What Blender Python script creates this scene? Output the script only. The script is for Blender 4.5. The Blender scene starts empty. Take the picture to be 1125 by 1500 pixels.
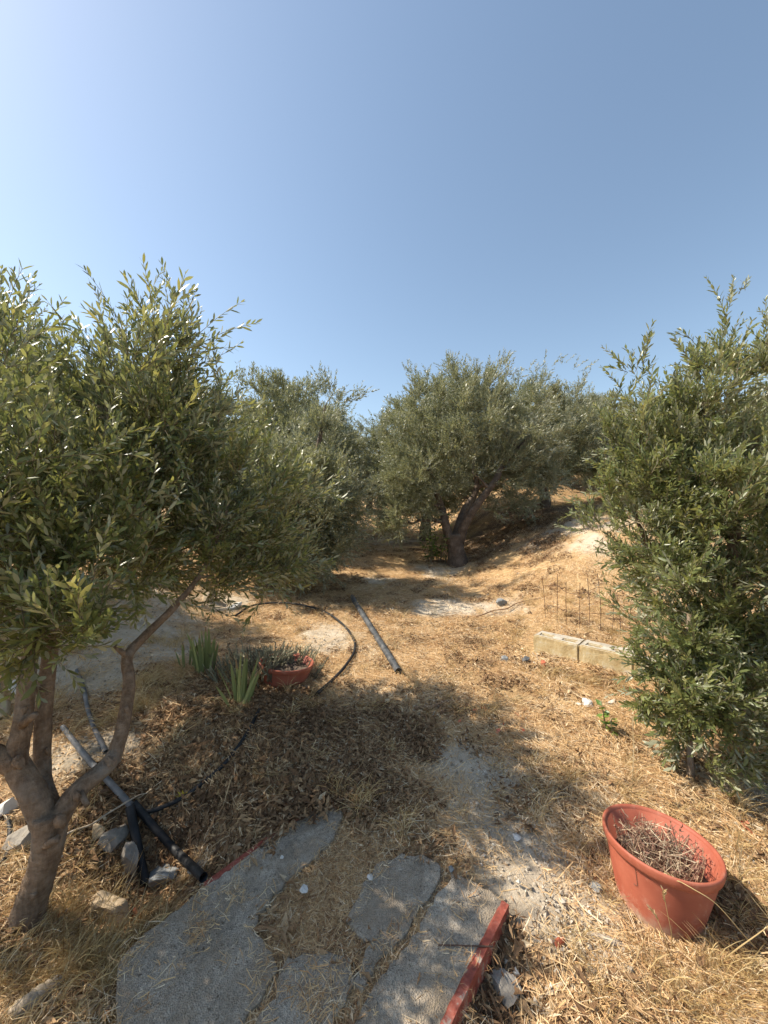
import bpy, bmesh, math, random
import numpy as np
from mathutils import Vector, Matrix, Euler, Quaternion

random.seed(7)
rng = np.random.default_rng(7)
R = math.radians
S = bpy.context.scene
COL = S.collection

# ------------------------------------------------------------------ camera, sky, sun, exposure
CAM_H = 1.6
F = 562.0                                   # focal length in photograph pixels (1125 wide)
cam_d = bpy.data.cameras.new('camera')
cam = bpy.data.objects.new('camera', cam_d)
COL.objects.link(cam)
cam.location = (0, 0, CAM_H)
cam.rotation_euler = (R(90), 0, 0)
cam_d.sensor_fit = 'HORIZONTAL'
cam_d.sensor_width = 36
cam_d.lens = 36 * F / 1125
cam_d.clip_start = 0.05
cam_d.clip_end = 2000
S.camera = cam

SUN_EL, SUN_AZ = R(50), math.atan2(-0.985, 0.12)   # azimuth from +Y towards +X
sun_dir = Vector((math.sin(SUN_AZ) * math.cos(SUN_EL), math.cos(SUN_AZ) * math.cos(SUN_EL), math.sin(SUN_EL)))
W = bpy.data.worlds.new('World')
S.world = W
W.use_nodes = True
wn = W.node_tree
sky = wn.nodes.new('ShaderNodeTexSky')
sky.sky_type = 'NISHITA'
sky.sun_disc = False
sky.sun_elevation = SUN_EL
sky.sun_rotation = SUN_AZ
sky.altitude = 0
sky.air_density = 1.1
sky.dust_density = 0.9
sky.ozone_density = 0.8
bg = wn.nodes['Background']
bg.inputs['Strength'].default_value = 0.128
hsv = wn.nodes.new('ShaderNodeHueSaturation')
hsv.inputs['Saturation'].default_value = 0.92
hsv.inputs['Hue'].default_value = 0.493
wn.links.new(sky.outputs[0], hsv.inputs['Color'])
wn.links.new(hsv.outputs[0], bg.inputs['Color'])
sun_l = bpy.data.lights.new('sun', 'SUN')
sun_l.energy = 5.0
sun_l.angle = R(0.53)
sun_l.color = (1.0, 0.91, 0.77)
sun = bpy.data.objects.new('sun', sun_l)
COL.objects.link(sun)
sun.rotation_euler = sun_dir.to_track_quat('Z', 'Y').to_euler()
sun.location = sun_dir * 40
vs = S.view_settings
vs.view_transform = 'Standard'
vs.look = 'None'
vs.exposure = 0.6
vs.gamma = 1
S.cycles.max_bounces = 5
S.cycles.diffuse_bounces = 3
S.cycles.glossy_bounces = 2
S.cycles.transmission_bounces = 4
S.cycles.use_denoising = True
S.cycles.use_adaptive_sampling = True
S.cycles.adaptive_threshold = 0.02

# ------------------------------------------------------------------ helpers: noise, terrain, tagging
def _hash(ix, iy, seed):
    h = (ix.astype(np.int64) * 374761393 + iy.astype(np.int64) * 668265263 + seed * 1442695041) & 0xffffffff
    h = ((h ^ (h >> 13)) * 1274126177) & 0xffffffff
    return ((h ^ (h >> 16)) & 0xffff) / 65535.0

def vnoise(x, y, scale, seed=0):
    x = np.asarray(x, float) / scale; y = np.asarray(y, float) / scale
    ix = np.floor(x); iy = np.floor(y)
    fx = x - ix; fy = y - iy
    fx = fx * fx * (3 - 2 * fx); fy = fy * fy * (3 - 2 * fy)
    a = _hash(ix, iy, seed); b = _hash(ix + 1, iy, seed); c = _hash(ix, iy + 1, seed); d = _hash(ix + 1, iy + 1, seed)
    return (a + (b - a) * fx) * (1 - fy) + (c + (d - c) * fx) * fy - 0.5

def sstep(t):
    t = np.clip(t, 0, 1)
    return t * t * (3 - 2 * t)

def gauss(x, y, cx, cy, rx, ry=None):
    ry = ry or rx
    return np.exp(-(((x - cx) / rx) ** 2 + ((y - cy) / ry) ** 2))

def smooth_terrain(x, y):
    x = np.asarray(x, float); y = np.asarray(y, float)
    z = 0.08 * np.clip(y, -6, 15) + 0.075 * np.clip(y - 15, 0, 80)
    xb = 1.15 + 0.55 * sstep((5.5 - y) / 2.0) + 0.15 * vnoise(x * 0, y, 1.7, 3)
    z = z + 1.0 * sstep((x - xb) / 2.9) * sstep((y - 3.7) / 2.2)           # bank on the right
    z = z + 1.0 * sstep((y - 9) / 5) * sstep((x - 1.5) / 3.5)
    z = z + 0.40 * sstep((-x - 1.75) / 1.6) * sstep((y - 2.5) / 1.6)        # pale bank on the left
    z = z + 0.10 * gauss(x, y, -0.75, 2.35, 0.55, 0.6)                      # litter mound
    z = z - 0.27 * gauss(x, y, -1.02, 1.72, 0.29, 0.33)                     # hollow by the slab
    z = z - 0.10 * gauss(x, y, 0.40, 1.12, 0.15, 0.24)                      # hollow right of the slab
    z = z - 0.055 * gauss(x, y, 1.07, 1.45, 0.3)
    return z

def terrain(x, y):
    x = np.asarray(x, float); y = np.asarray(y, float)
    z = smooth_terrain(x, y)
    n = 0.09 * vnoise(x, y, 1.1, 1) + 0.035 * vnoise(x, y, 0.37, 2) + 0.022 * vnoise(x, y, 0.13, 5) + 0.010 * vnoise(x, y, 0.05, 9)
    k = 0.5 + 0.5 * sstep((y - 2.0) / 2.0)
    z = z + n * k
    ins = slab_mask(x, y)
    zs = SLAB_K * y + SLAB_C
    return z * (1 - ins) + np.minimum(z, zs - 0.06) * ins

SLAB_K, SLAB_C = 0.08, 0.035
def slab_pt(px, py):
    k = (py - 750) / F
    d = (CAM_H - SLAB_C) / (k + SLAB_K)
    return ((px - 562.5) / F * d, d)
SLAB_OUT = [slab_pt(*p) for p in [(486, 1170), (562, 1212), (668, 1272), (742, 1322), (700, 1408), (655, 1500), (600, 1640),
                                  (60, 1640), (168, 1500), (176, 1402), (214, 1366), (300, 1298), (420, 1210)]]

def in_poly(x, y, poly):
    x = np.asarray(x, float); y = np.asarray(y, float)
    c = np.zeros(np.broadcast(x, y).shape, bool)
    n = len(poly)
    for i in range(n):
        x1, y1 = poly[i]; x2, y2 = poly[(i + 1) % n]
        t = ((y1 > y) != (y2 > y)) & (x < (x2 - x1) * (y - y1) / (y2 - y1 + 1e-12) + x1)
        c ^= t
    return c

def slab_mask(x, y):
    return in_poly(x, y, SLAB_OUT).astype(float)

def hit(px, py, dz=0.0):
    """the place on the ground that a photograph pixel looks at"""
    kx = (px - 562.5) / F; kz = -(py - 750) / F
    d = np.linspace(0.7, 45, 9000)
    h = terrain(kx * d, d)
    below = np.nonzero(CAM_H + kz * d < h)[0]
    i = below[0] if len(below) else len(d) - 1
    return Vector((kx * d[i], d[i], h[i] + dz))

def P(px, py, d):
    return Vector(((px - 562.5) / F * d, d, CAM_H - (py - 750) / F * d))

def tz(x, y):
    return float(terrain(np.array([x]), np.array([y]))[0])

def tag(o, label=None, cat=None, group=None, kind=None):
    if label: o['label'] = label
    if cat: o['category'] = cat
    if group: o['group'] = group
    if kind: o['kind'] = kind
    return o

def empty(name, loc, label=None, cat=None, group=None):
    o = bpy.data.objects.new(name, None)
    COL.objects.link(o)
    o.location = loc
    o.empty_display_size = 0.1
    return tag(o, label, cat, group)

def link(name, me, mat=None, parent=None, loc=None):
    o = bpy.data.objects.new(name, me)
    COL.objects.link(o)
    if mat is not None and not me.materials:
        me.materials.append(mat)
    if parent is not None:
        o.parent = parent
        # parts are modelled in world space; parents here are only moved, or have identity turned matrices
        o.matrix_parent_inverse = Matrix.Translation(root_loc(parent)).inverted()
    if loc is not None:
        o.location = loc
    return o

def root_loc(p):
    v = Vector((0, 0, 0))
    if p.parent is None or p.type == 'EMPTY':
        v = p.location.copy()
    return v

def mesh_np(name, V, Fc, rnd=None, smooth=False):
    """V (n,3), Fc (m,k) with k = 3 or 4"""
    V = np.asarray(V, np.float32); Fc = np.asarray(Fc, np.int32)
    me = bpy.data.meshes.new(name)
    m, k = Fc.shape
    me.vertices.add(len(V)); me.vertices.foreach_set('co', V.ravel())
    me.loops.add(m * k); me.loops.foreach_set('vertex_index', Fc.ravel())
    me.polygons.add(m)
    me.polygons.foreach_set('loop_start', np.arange(0, m * k, k, dtype=np.int32))
    if smooth:
        me.polygons.foreach_set('use_smooth', np.ones(m, bool))
    if rnd is not None:
        a = me.attributes.new('rnd', 'FLOAT', 'POINT')
        a.data.foreach_set('value', np.asarray(rnd, np.float32))
    me.update(calc_edges=True)
    return me

class MB:
    """collects quads and triangles for one mesh"""
    def __init__(s): s.v = []; s.f = []; s.r = []
    def add(s, v, f, r=0.5):
        o = len(s.v)
        s.v += [tuple(p) for p in v]
        s.f += [tuple(i + o for i in q) for q in f]
        s.r += [r] * len(v)
    def tube(s, pts, rad, n=8, cap=True, r=0.5, rough=0.0):
        pts = [Vector(p) for p in pts]
        m = len(pts)
        if not hasattr(rad, '__len__'): rad = [rad] * m
        t = (pts[1] - pts[0]).normalized()
        u = t.orthogonal().normalized()
        vs_, fs = [], []
        for i in range(m):
            t2 = (pts[min(i + 1, m - 1)] - pts[max(i - 1, 0)])
            if t2.length > 1e-9:
                t2.normalize()
                u = (t.rotation_difference(t2) @ u)
                t = t2
            u = (u - t * u.dot(t)).normalized()
            w = t.cross(u)
            for j in range(n):
                a = 2 * math.pi * j / n
                q = rad[i] * (1 + (rough * (random.random() - 0.5) if rough else 0))
                vs_.append(pts[i] + (u * math.cos(a) + w * math.sin(a)) * q)
        for i in range(m - 1):
            for j in range(n):
                a = i * n + j; b = i * n + (j + 1) % n
                fs.append((a, b, b + n, a + n))
        if cap:
            fs.append(tuple(range(n))[::-1]); fs.append(tuple((m - 1) * n + j for j in range(n)))
        s.add(vs_, fs, r)
    def box(s, c, size, rot=None, r=0.5):
        hx, hy, hz = (a / 2 for a in size)
        v = [Vector((x, y, z)) for x in (-hx, hx) for y in (-hy, hy) for z in (-hz, hz)]
        if rot is not None: v = [rot @ p for p in v]
        s.add([p + Vector(c) for p in v], [(0, 1, 3, 2), (4, 6, 7, 5), (0, 4, 5, 1), (2, 3, 7, 6), (0, 2, 6, 4), (1, 5, 7, 3)], r)
    def mesh(s, name, smooth=False):
        me = bpy.data.meshes.new(name)
        me.from_pydata(s.v, [], s.f)
        a = me.attributes.new('rnd', 'FLOAT', 'POINT')
        a.data.foreach_set('value', np.asarray(s.r, np.float32))
        if smooth:
            me.polygons.foreach_set('use_smooth', np.ones(len(me.polygons), bool))
        me.update()
        return me

def catmull(pts, k=5):
    pts = [Vector(p) for p in pts]
    q = [2 * pts[0] - pts[1]] + pts + [2 * pts[-1] - pts[-2]]
    out = []
    for i in range(1, len(q) - 2):
        for j in range(k):
            t = j / k
            a, b, c, d = q[i - 1], q[i], q[i + 1], q[i + 2]
            out.append(0.5 * ((2 * b) + (c - a) * t + (2 * a - 5 * b + 4 * c - d) * t * t + (3 * b - a - 3 * c + d) * t ** 3))
    out.append(pts[-1])
    return out

def lerp_list(r, n):
    return list(np.interp(np.linspace(0, 1, n), np.linspace(0, 1, len(r)), r))

# ------------------------------------------------------------------ materials
def new_mat(name):
    m = bpy.data.materials.new(name); m.use_nodes = True
    nt = m.node_tree
    return m, nt, nt.nodes['Principled BSDF'], nt.nodes['Material Output']

def N(nt, t, **kw):
    n = nt.nodes.new(t)
    for k, v in kw.items(): setattr(n, k, v)
    return n

def ramp(nt, fac, stops):
    r = N(nt, 'ShaderNodeValToRGB')
    e = r.color_ramp.elements
    while len(e) < len(stops): e.new(0.5)
    for el, (p, c) in zip(e, stops):
        el.position = p; el.color = (*c, 1)
    nt.links.new(fac, r.inputs[0])
    return r.outputs[0]

def noise(nt, scale, detail=4, rough=0.6, vec=None):
    n = N(nt, 'ShaderNodeTexNoise')
    n.inputs['Scale'].default_value = scale; n.inputs['Detail'].default_value = detail; n.inputs['Roughness'].default_value = rough
    if vec is not None: nt.links.new(vec, n.inputs['Vector'])
    return n.outputs['Fac']

def mix(nt, fac, a, b, mode='MIX'):
    m = N(nt, 'ShaderNodeMix', data_type='RGBA', blend_type=mode)
    for sock, val in ((m.inputs[0], fac), (m.inputs[6], a), (m.inputs[7], b)):
        if hasattr(val, 'links'): nt.links.new(val, sock)
        elif hasattr(val, '__len__'): sock.default_value = (*val, 1)
        else: sock.default_value = val
    return m.outputs[2]

def bump(nt, bsdf, h, strength=0.4, dist=0.01):
    b = N(nt, 'ShaderNodeBump')
    b.inputs['Strength'].default_value = strength; b.inputs['Distance'].default_value = dist
    nt.links.new(h, b.inputs['Height']); nt.links.new(b.outputs[0], bsdf.inputs['Normal'])

def coord(nt, which='Object'):
    return N(nt, 'ShaderNodeTexCoord').outputs[which]

def attr(nt, name):
    a = N(nt, 'ShaderNodeAttribute'); a.attribute_name = name
    return a.outputs['Fac']

def simple_noise_mat(name, stops, scale, rough=0.85, bscale=None, bstr=0.3, bdist=0.01, detail=5, spec=0.3, where='Object'):
    m, nt, b, o = new_mat(name)
    co = coord(nt, where)
    nt.links.new(ramp(nt, noise(nt, scale, detail, 0.65, co), stops), b.inputs['Base Color'])
    b.inputs['Roughness'].default_value = rough
    b.inputs['Specular IOR Level'].default_value = spec
    bump(nt, b, noise(nt, bscale or scale * 3, 4, 0.65, co), bstr, bdist)
    return m

def rnd_mat(name, stops, rough=0.75, transl=0.0, spec=0.3, obj_rand=0.35, drift=0.0):
    """colour by the piece's own random value, shifted per clump"""
    m, nt, b, o = new_mat(name)
    f = attr(nt, 'rnd')
    oi = N(nt, 'ShaderNodeObjectInfo')
    ma = N(nt, 'ShaderNodeMath', operation='MULTIPLY_ADD'); nt.links.new(oi.outputs['Random'], ma.inputs[0])
    ma.inputs[1].default_value = obj_rand; nt.links.new(f, ma.inputs[2])
    mb = N(nt, 'ShaderNodeMath', operation='SUBTRACT'); nt.links.new(ma.outputs[0], mb.inputs[0]); mb.inputs[1].default_value = obj_rand / 2
    if drift:
        gp_ = N(nt, 'ShaderNodeNewGeometry')
        nz = noise(nt, 1.7, 5, 0.65, gp_.outputs['Position'])
        md_ = N(nt, 'ShaderNodeMath', operation='MULTIPLY_ADD'); nt.links.new(nz, md_.inputs[0]); md_.inputs[1].default_value = drift; md_.inputs[2].default_value = -drift * .42
        mc_ = N(nt, 'ShaderNodeMath', operation='ADD'); nt.links.new(mb.outputs[0], mc_.inputs[0]); nt.links.new(md_.outputs[0], mc_.inputs[1])
        mb = mc_
    c = ramp(nt, mb.outputs[0], stops)
    nt.links.new(c, b.inputs['Base Color'])
    b.inputs['Roughness'].default_value = rough
    b.inputs['Specular IOR Level'].default_value = spec
    if transl:
        t = N(nt, 'ShaderNodeBsdfTranslucent'); nt.links.new(c, t.inputs['Color'])
        ms = N(nt, 'ShaderNodeMixShader'); ms.inputs[0].default_value = transl
        nt.links.new(b.outputs[0], ms.inputs[1]); nt.links.new(t.outputs[0], ms.inputs[2])
        nt.links.new(ms.outputs[0], o.inputs['Surface'])
    return m

def leaf_mat(name, top, under, trans, rough=0.38):
    m, nt, b, o = new_mat(name)
    f = attr(nt, 'rnd')
    ct = ramp(nt, f, top); cu = ramp(nt, f, under)
    g = N(nt, 'ShaderNodeNewGeometry')
    c = mix(nt, g.outputs['Backfacing'], ct, cu)
    nt.links.new(c, b.inputs['Base Color'])
    b.inputs['Roughness'].default_value = rough
    b.inputs['Specular IOR Level'].default_value = 0.45
    t = N(nt, 'ShaderNodeBsdfTranslucent')
    nt.links.new(ramp(nt, f, trans), t.inputs['Color'])
    ms = N(nt, 'ShaderNodeMixShader'); ms.inputs[0].default_value = 0.27
    nt.links.new(b.outputs[0], ms.inputs[1]); nt.links.new(t.outputs[0], ms.inputs[2])
    nt.links.new(ms.outputs[0], o.inputs['Surface'])
    return m

M = {}
M['leaf_near'] = leaf_mat('olive_leaf_near',
    [(0, (0.066, 0.088, 0.034)), (0.5, (0.136, 0.164, 0.060)), (0.85, (0.230, 0.245, 0.095)), (1, (0.38, 0.33, 0.12))],
    [(0, (0.29, 0.30, 0.21)), (0.8, (0.40, 0.405, 0.29)), (1, (0.46, 0.43, 0.25))],
    [(0, (0.24, 0.27, 0.07)), (0.6, (0.38, 0.40, 0.10)), (1, (0.56, 0.49, 0.12))], 0.36)
M['leaf_far'] = leaf_mat('olive_leaf_far',
    [(0, (0.125, 0.132, 0.076)), (0.6, (0.205, 0.212, 0.122)), (0.9, (0.265, 0.26, 0.15)), (1, (0.31, 0.29, 0.165))],
    [(0, (0.34, 0.34, 0.25)), (0.8, (0.42, 0.415, 0.31)), (1, (0.46, 0.44, 0.31))],
    [(0, (0.24, 0.25, 0.105)), (0.6, (0.36, 0.37, 0.15)), (1, (0.46, 0.44, 0.18))], 0.42)
bk, nt, b, o = new_mat('olive_bark')
co = coord(nt)
mp = N(nt, 'ShaderNodeMapping'); mp.inputs['Scale'].default_value = (1, 1, 1.8); nt.links.new(co, mp.inputs[0])
mp2 = N(nt, 'ShaderNodeMapping'); mp2.inputs['Scale'].default_value = (1, 1, .22); nt.links.new(co, mp2.inputs[0])
wr = noise(nt, 26, 7, 0.72, mp.outputs[0]); st_ = noise(nt, 34, 6, 0.7, mp2.outputs[0]); big = noise(nt, 5, 4, 0.6, co)
c1 = ramp(nt, wr, [(0.28, (0.15, 0.10, 0.066)), (0.48, (0.25, 0.178, 0.122)), (0.74, (0.36, 0.275, 0.20))])
c2 = ramp(nt, st_, [(0.30, (0.55, 0.50, 0.46)), (0.55, (1, 1, 1)), (0.8, (1.3, 1.28, 1.25))])
c3 = mix(nt, 1.0, c1, c2, 'MULTIPLY')
gf = ramp(nt, big, [(0.5, (0, 0, 0)), (0.68, (.75, .75, .75))])
nt.links.new(mix(nt, gf, c3, (0.30, 0.27, 0.23)), b.inputs['Base Color'])
b.inputs['Roughness'].default_value = 0.92
b.inputs['Specular IOR Level'].default_value = 0.2
hh = N(nt, 'ShaderNodeMath', operation='ADD'); nt.links.new(wr, hh.inputs[0]); nt.links.new(st_, hh.inputs[1])
bump(nt, b, hh.outputs[0], 0.85, 0.02)
M['bark'] = bk
M['bark_dark'] = simple_noise_mat('old_olive_bark', [(0.25, (0.05, 0.036, 0.028)), (0.5, (0.12, 0.088, 0.065)), (0.8, (0.24, 0.19, 0.15))], 9, 0.92, 26, 0.9, 0.03)
M['twig'] = simple_noise_mat('twig_bark', [(0.3, (0.13, 0.10, 0.06)), (0.7, (0.26, 0.22, 0.15))], 30, 0.85)
STRAW = [(0.0, (0.27, 0.14, 0.066)), (0.25, (0.52, 0.305, 0.14)), (0.55, (0.66, 0.44, 0.215)), (0.85, (0.76, 0.56, 0.32)), (1.0, (0.82, 0.68, 0.47))]
M['straw'] = rnd_mat('straw', STRAW, 0.6, 0.15, drift=0.9)
M['dry_grass'] = rnd_mat('dry_grass', [(0.0, (0.26, 0.15, 0.06)), (0.4, (0.48, 0.33, 0.14)), (0.8, (0.64, 0.49, 0.25)), (1.0, (0.72, 0.6, 0.38))], 0.6, 0.25)
M['litter'] = rnd_mat('leaf_litter', [(0.0, (0.10, 0.055, 0.028)), (0.4, (0.25, 0.145, 0.072)), (0.8, (0.42, 0.275, 0.145)), (1.0, (0.62, 0.49, 0.32))], 0.8, 0.08)
M['gravel'] = rnd_mat('gravel', [(0.0, (0.24, 0.20, 0.15)), (0.5, (0.44, 0.38, 0.30)), (1.0, (0.60, 0.54, 0.45))], 0.9)

# ground: pale dirt, straw-stained earth, dark humus, the last also painted in for cast shade on bank and by pot
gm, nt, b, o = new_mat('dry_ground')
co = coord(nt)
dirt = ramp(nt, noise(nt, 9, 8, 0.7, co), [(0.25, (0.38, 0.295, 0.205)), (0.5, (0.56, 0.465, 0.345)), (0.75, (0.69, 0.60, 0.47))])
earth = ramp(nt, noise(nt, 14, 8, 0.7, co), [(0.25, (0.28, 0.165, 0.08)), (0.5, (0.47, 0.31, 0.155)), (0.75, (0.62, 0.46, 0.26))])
hum_shade = ramp(nt, noise(nt, 20, 8, 0.7, co), [(0.25, (0.10, 0.066, 0.042)), (0.5, (0.20, 0.135, 0.085)), (0.75, (0.34, 0.25, 0.17))])
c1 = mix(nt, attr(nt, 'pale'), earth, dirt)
c2 = mix(nt, attr(nt, 'humus_shade'), c1, hum_shade)
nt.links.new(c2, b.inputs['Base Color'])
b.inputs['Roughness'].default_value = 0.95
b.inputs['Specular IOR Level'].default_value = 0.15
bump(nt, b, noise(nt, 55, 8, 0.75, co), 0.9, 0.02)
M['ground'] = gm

# concrete with exposed fine aggregate
cm, nt, b, o = new_mat('weathered_concrete')
co = coord(nt)
base = ramp(nt, noise(nt, 6, 6, 0.7, co), [(0.3, (0.26, 0.22, 0.17)), (0.55, (0.40, 0.345, 0.275)), (0.8, (0.54, 0.48, 0.39))])
vor = N(nt, 'ShaderNodeTexVoronoi'); vor.inputs['Scale'].default_value = 210; nt.links.new(co, vor.inputs['Vector'])
sp = ramp(nt, vor.outputs['Color'], [(0.0, (0.66, 0.65, 0.64)), (0.5, (1, 1, 1)), (1.0, (1.3, 1.28, 1.25))])
cc = mix(nt, 1.0, base, sp, 'MULTIPLY')
v2 = N(nt, 'ShaderNodeTexVoronoi'); v2.inputs['Scale'].default_value = 75; nt.links.new(co, v2.inputs['Vector'])
cc = mix(nt, 1.0, cc, ramp(nt, v2.outputs['Color'], [(0.0, (0.8, 0.79, 0.78)), (0.45, (1, 1, 1)), (1.0, (1.15, 1.13, 1.1))]), 'MULTIPLY')
pits = ramp(nt, noise(nt, 90, 3, 0.5, co), [(0.30, (0.45, 0.42, 0.38)), (0.40, (1, 1, 1))])
cc = mix(nt, 1.0, cc, pits, 'MULTIPLY')
dirtf = ramp(nt, noise(nt, 4.5, 8, 0.75, co), [(0.46, (0, 0, 0)), (0.62, (.85, .85, .85))])
cc = mix(nt, dirtf, cc, (0.30, 0.235, 0.165))
nt.links.new(cc, b.inputs['Base Color']); b.inputs['Roughness'].default_value = 0.95; b.inputs['Specular IOR Level'].default_value = 0.2
hb = N(nt, 'ShaderNodeMath', operation='MULTIPLY_ADD'); nt.links.new(noise(nt, 24, 6, 0.7, co), hb.inputs[0]); hb.inputs[1].default_value = 2.5; nt.links.new(vor.outputs['Distance'], hb.inputs[2])
bump(nt, b, hb.outputs[0], 0.8, 0.006)
M['concrete'] = cm
M['mortar'] = simple_noise_mat('soil_on_slab', [(0.3, (0.17, 0.12, 0.075)), (0.55, (0.30, 0.215, 0.14)), (0.8, (0.42, 0.33, 0.23))], 18, 0.95, 70, 0.9, 0.01)
M['red_paint'] = simple_noise_mat('flaking_red_paint', [(0.32, (0.15, 0.045, 0.03)), (0.48, (0.27, 0.065, 0.042)), (0.58, (0.34, 0.12, 0.085)), (0.64, (0.33, 0.27, 0.22))], 22, 0.6, 60, 0.5, 0.004)
M['stone'] = simple_noise_mat('limestone', [(0.3, (0.17, 0.15, 0.125)), (0.5, (0.30, 0.265, 0.22)), (0.75, (0.44, 0.40, 0.34))], 9, 0.92, 40, 0.6, 0.012)
M['stone_beige'] = simple_noise_mat('beige_stone', [(0.3, (0.34, 0.25, 0.16)), (0.55, (0.50, 0.39, 0.26)), (0.8, (0.60, 0.50, 0.37))], 7, 0.92, 34, 0.5, 0.01)
M['stone_white'] = simple_noise_mat('white_stone', [(0.3, (0.50, 0.47, 0.42)), (0.7, (0.74, 0.71, 0.66))], 14, 0.9, 50, 0.4, 0.006)
M['stone_dark'] = simple_noise_mat('dark_stone', [(0.3, (0.05, 0.052, 0.055)), (0.7, (0.15, 0.155, 0.16))], 14, 0.8, 50, 0.4, 0.006)
M['stone_grey'] = simple_noise_mat('grey_stone', [(0.3, (0.17, 0.18, 0.18)), (0.7, (0.33, 0.335, 0.33))], 14, 0.85, 50, 0.4, 0.006)
M['terracotta_shard'] = simple_noise_mat('terracotta_shard', [(0.3, (0.42, 0.10, 0.05)), (0.7, (0.60, 0.20, 0.11))], 20, 0.75)
M['wood'] = simple_noise_mat('weathered_wood', [(0.3, (0.20, 0.15, 0.10)), (0.55, (0.40, 0.33, 0.25)), (0.8, (0.58, 0.51, 0.42))], 12, 0.9, 50, 0.8, 0.01)
M['wood_brown'] = simple_noise_mat('brown_stick', [(0.3, (0.16, 0.09, 0.05)), (0.55, (0.30, 0.19, 0.11)), (0.8, (0.42, 0.30, 0.19))], 20, 0.9, 60, 0.6, 0.006)
M['rubber'] = simple_noise_mat('black_hose', [(0.4, (0.012, 0.012, 0.013)), (0.62, (0.03, 0.03, 0.031)), (0.8, (0.12, 0.10, 0.08))], 13, 0.55, 60, 0.2, 0.003)
M['pipe'] = simple_noise_mat('dusty_black_pipe', [(0.35, (0.025, 0.027, 0.03)), (0.55, (0.085, 0.09, 0.095)), (0.8, (0.24, 0.22, 0.19))], 16, 0.5, 60, 0.2, 0.003, spec=0.5)
M['pipe_grey'] = simple_noise_mat('grey_pipe', [(0.35, (0.08, 0.08, 0.085)), (0.7, (0.22, 0.215, 0.21))], 12, 0.5, 60, 0.2, 0.003)
M['wire'] = simple_noise_mat('rusty_wire', [(0.35, (0.05, 0.035, 0.028)), (0.7, (0.16, 0.09, 0.06))], 30, 0.7)
M['flake'] = rnd_mat('red_flake', [(0, (0.45, 0.10, 0.05)), (1, (0.62, 0.24, 0.14))], 0.8)
M['iris'] = rnd_mat('iris_leaf', [(0.0, (0.19, 0.23, 0.09)), (0.5, (0.34, 0.38, 0.15)), (0.75, (0.34, 0.34, 0.13)), (0.85, (0.34, 0.22, 0.11)), (1.0, (0.46, 0.31, 0.17))], 0.5, 0.25, 0.4, 0.1)
M['ivy'] = rnd_mat('broad_green_leaf', [(0.0, (0.05, 0.10, 0.02)), (0.6, (0.13, 0.22, 0.04)), (1.0, (0.34, 0.38, 0.06))], 0.4, 0.3, 0.5, 0.1)
M['succulent'] = rnd_mat('dry_grey_stems', [(0.0, (0.12, 0.09, 0.06)), (0.5, (0.22, 0.21, 0.14)), (1.0, (0.33, 0.33, 0.22))], 0.7, 0.1)
M['dead_plant'] = rnd_mat('dead_plant', [(0.0, (0.14, 0.07, 0.05)), (0.35, (0.30, 0.17, 0.12)), (0.7, (0.50, 0.38, 0.24)), (1.0, (0.66, 0.56, 0.40))], 0.7, 0.15)
M['soil'] = simple_noise_mat('dry_potting_soil', [(0.3, (0.06, 0.045, 0.035)), (0.7, (0.20, 0.15, 0.11))], 30, 0.95, 80, 0.9, 0.01)
M['yellow_leaf'] = rnd_mat('yellow_leaf', [(0, (0.55, 0.36, 0.04)), (1, (0.80, 0.62, 0.10))], 0.5, 0.3)

# terracotta-coloured plastic with fine ribs
pm, nt, b, o = new_mat('terracotta_plastic')
co = coord(nt)
pc = ramp(nt, noise(nt, 7, 6, 0.6, co), [(0.3, (0.29, 0.072, 0.040)), (0.55, (0.37, 0.105, 0.060)), (0.8, (0.45, 0.165, 0.105))])
dust = ramp(nt, noise(nt, 16, 8, 0.75, co), [(0.54, (0, 0, 0)), (0.82, (0.55, 0.55, 0.55))])
pc = mix(nt, dust, pc, (0.56, 0.36, 0.26))
sz = N(nt, 'ShaderNodeSeparateXYZ'); nt.links.new(co, sz.inputs[0])
mz = N(nt, 'ShaderNodeMath', operation='MULTIPLY_ADD'); nt.links.new(noise(nt, 24, 6, .7, co), mz.inputs[0]); mz.inputs[1].default_value = .16; nt.links.new(sz.outputs['Z'], mz.inputs[2])
splash = ramp(nt, mz.outputs[0], [(0.085, (.75, .75, .75)), (0.135, (0, 0, 0))])        # soil splashed on the foot
pc = mix(nt, splash, pc, (0.44, 0.33, 0.235))
nt.links.new(pc, b.inputs['Base Color']); b.inputs['Roughness'].default_value = 0.6; b.inputs['Specular IOR Level'].default_value = 0.4
bump(nt, b, noise(nt, 120, 3, 0.6, co), 0.15, 0.002)
M['pot'] = pm

# ochre-stained hollow block
bm_, nt, b, o = new_mat('stained_block')
co = coord(nt)
geo = N(nt, 'ShaderNodeNewGeometry')
sx = N(nt, 'ShaderNodeSeparateXYZ'); nt.links.new(geo.outputs['Normal'], sx.inputs[0])
grey = ramp(nt, noise(nt, 10, 7, 0.7, co), [(0.3, (0.30, 0.26, 0.20)), (0.5, (0.46, 0.41, 0.33)), (0.7, (0.62, 0.57, 0.48))])
och = ramp(nt, noise(nt, 9, 8, 0.75, co), [(0.30, (0.28, 0.21, 0.12)), (0.44, (0.46, 0.34, 0.17)), (0.54, (0.53, 0.43, 0.25)), (0.66, (0.58, 0.52, 0.41))])
upf = ramp(nt, sx.outputs['Z'], [(0.3, (0, 0, 0)), (0.7, (1, 1, 1))])
nt.links.new(mix(nt, upf, och, grey), b.inputs['Base Color'])
b.inputs['Roughness'].default_value = 0.95
bump(nt, b, noise(nt, 70, 5, 0.7, co), 0.6, 0.008)
M['block'] = bm_

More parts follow.
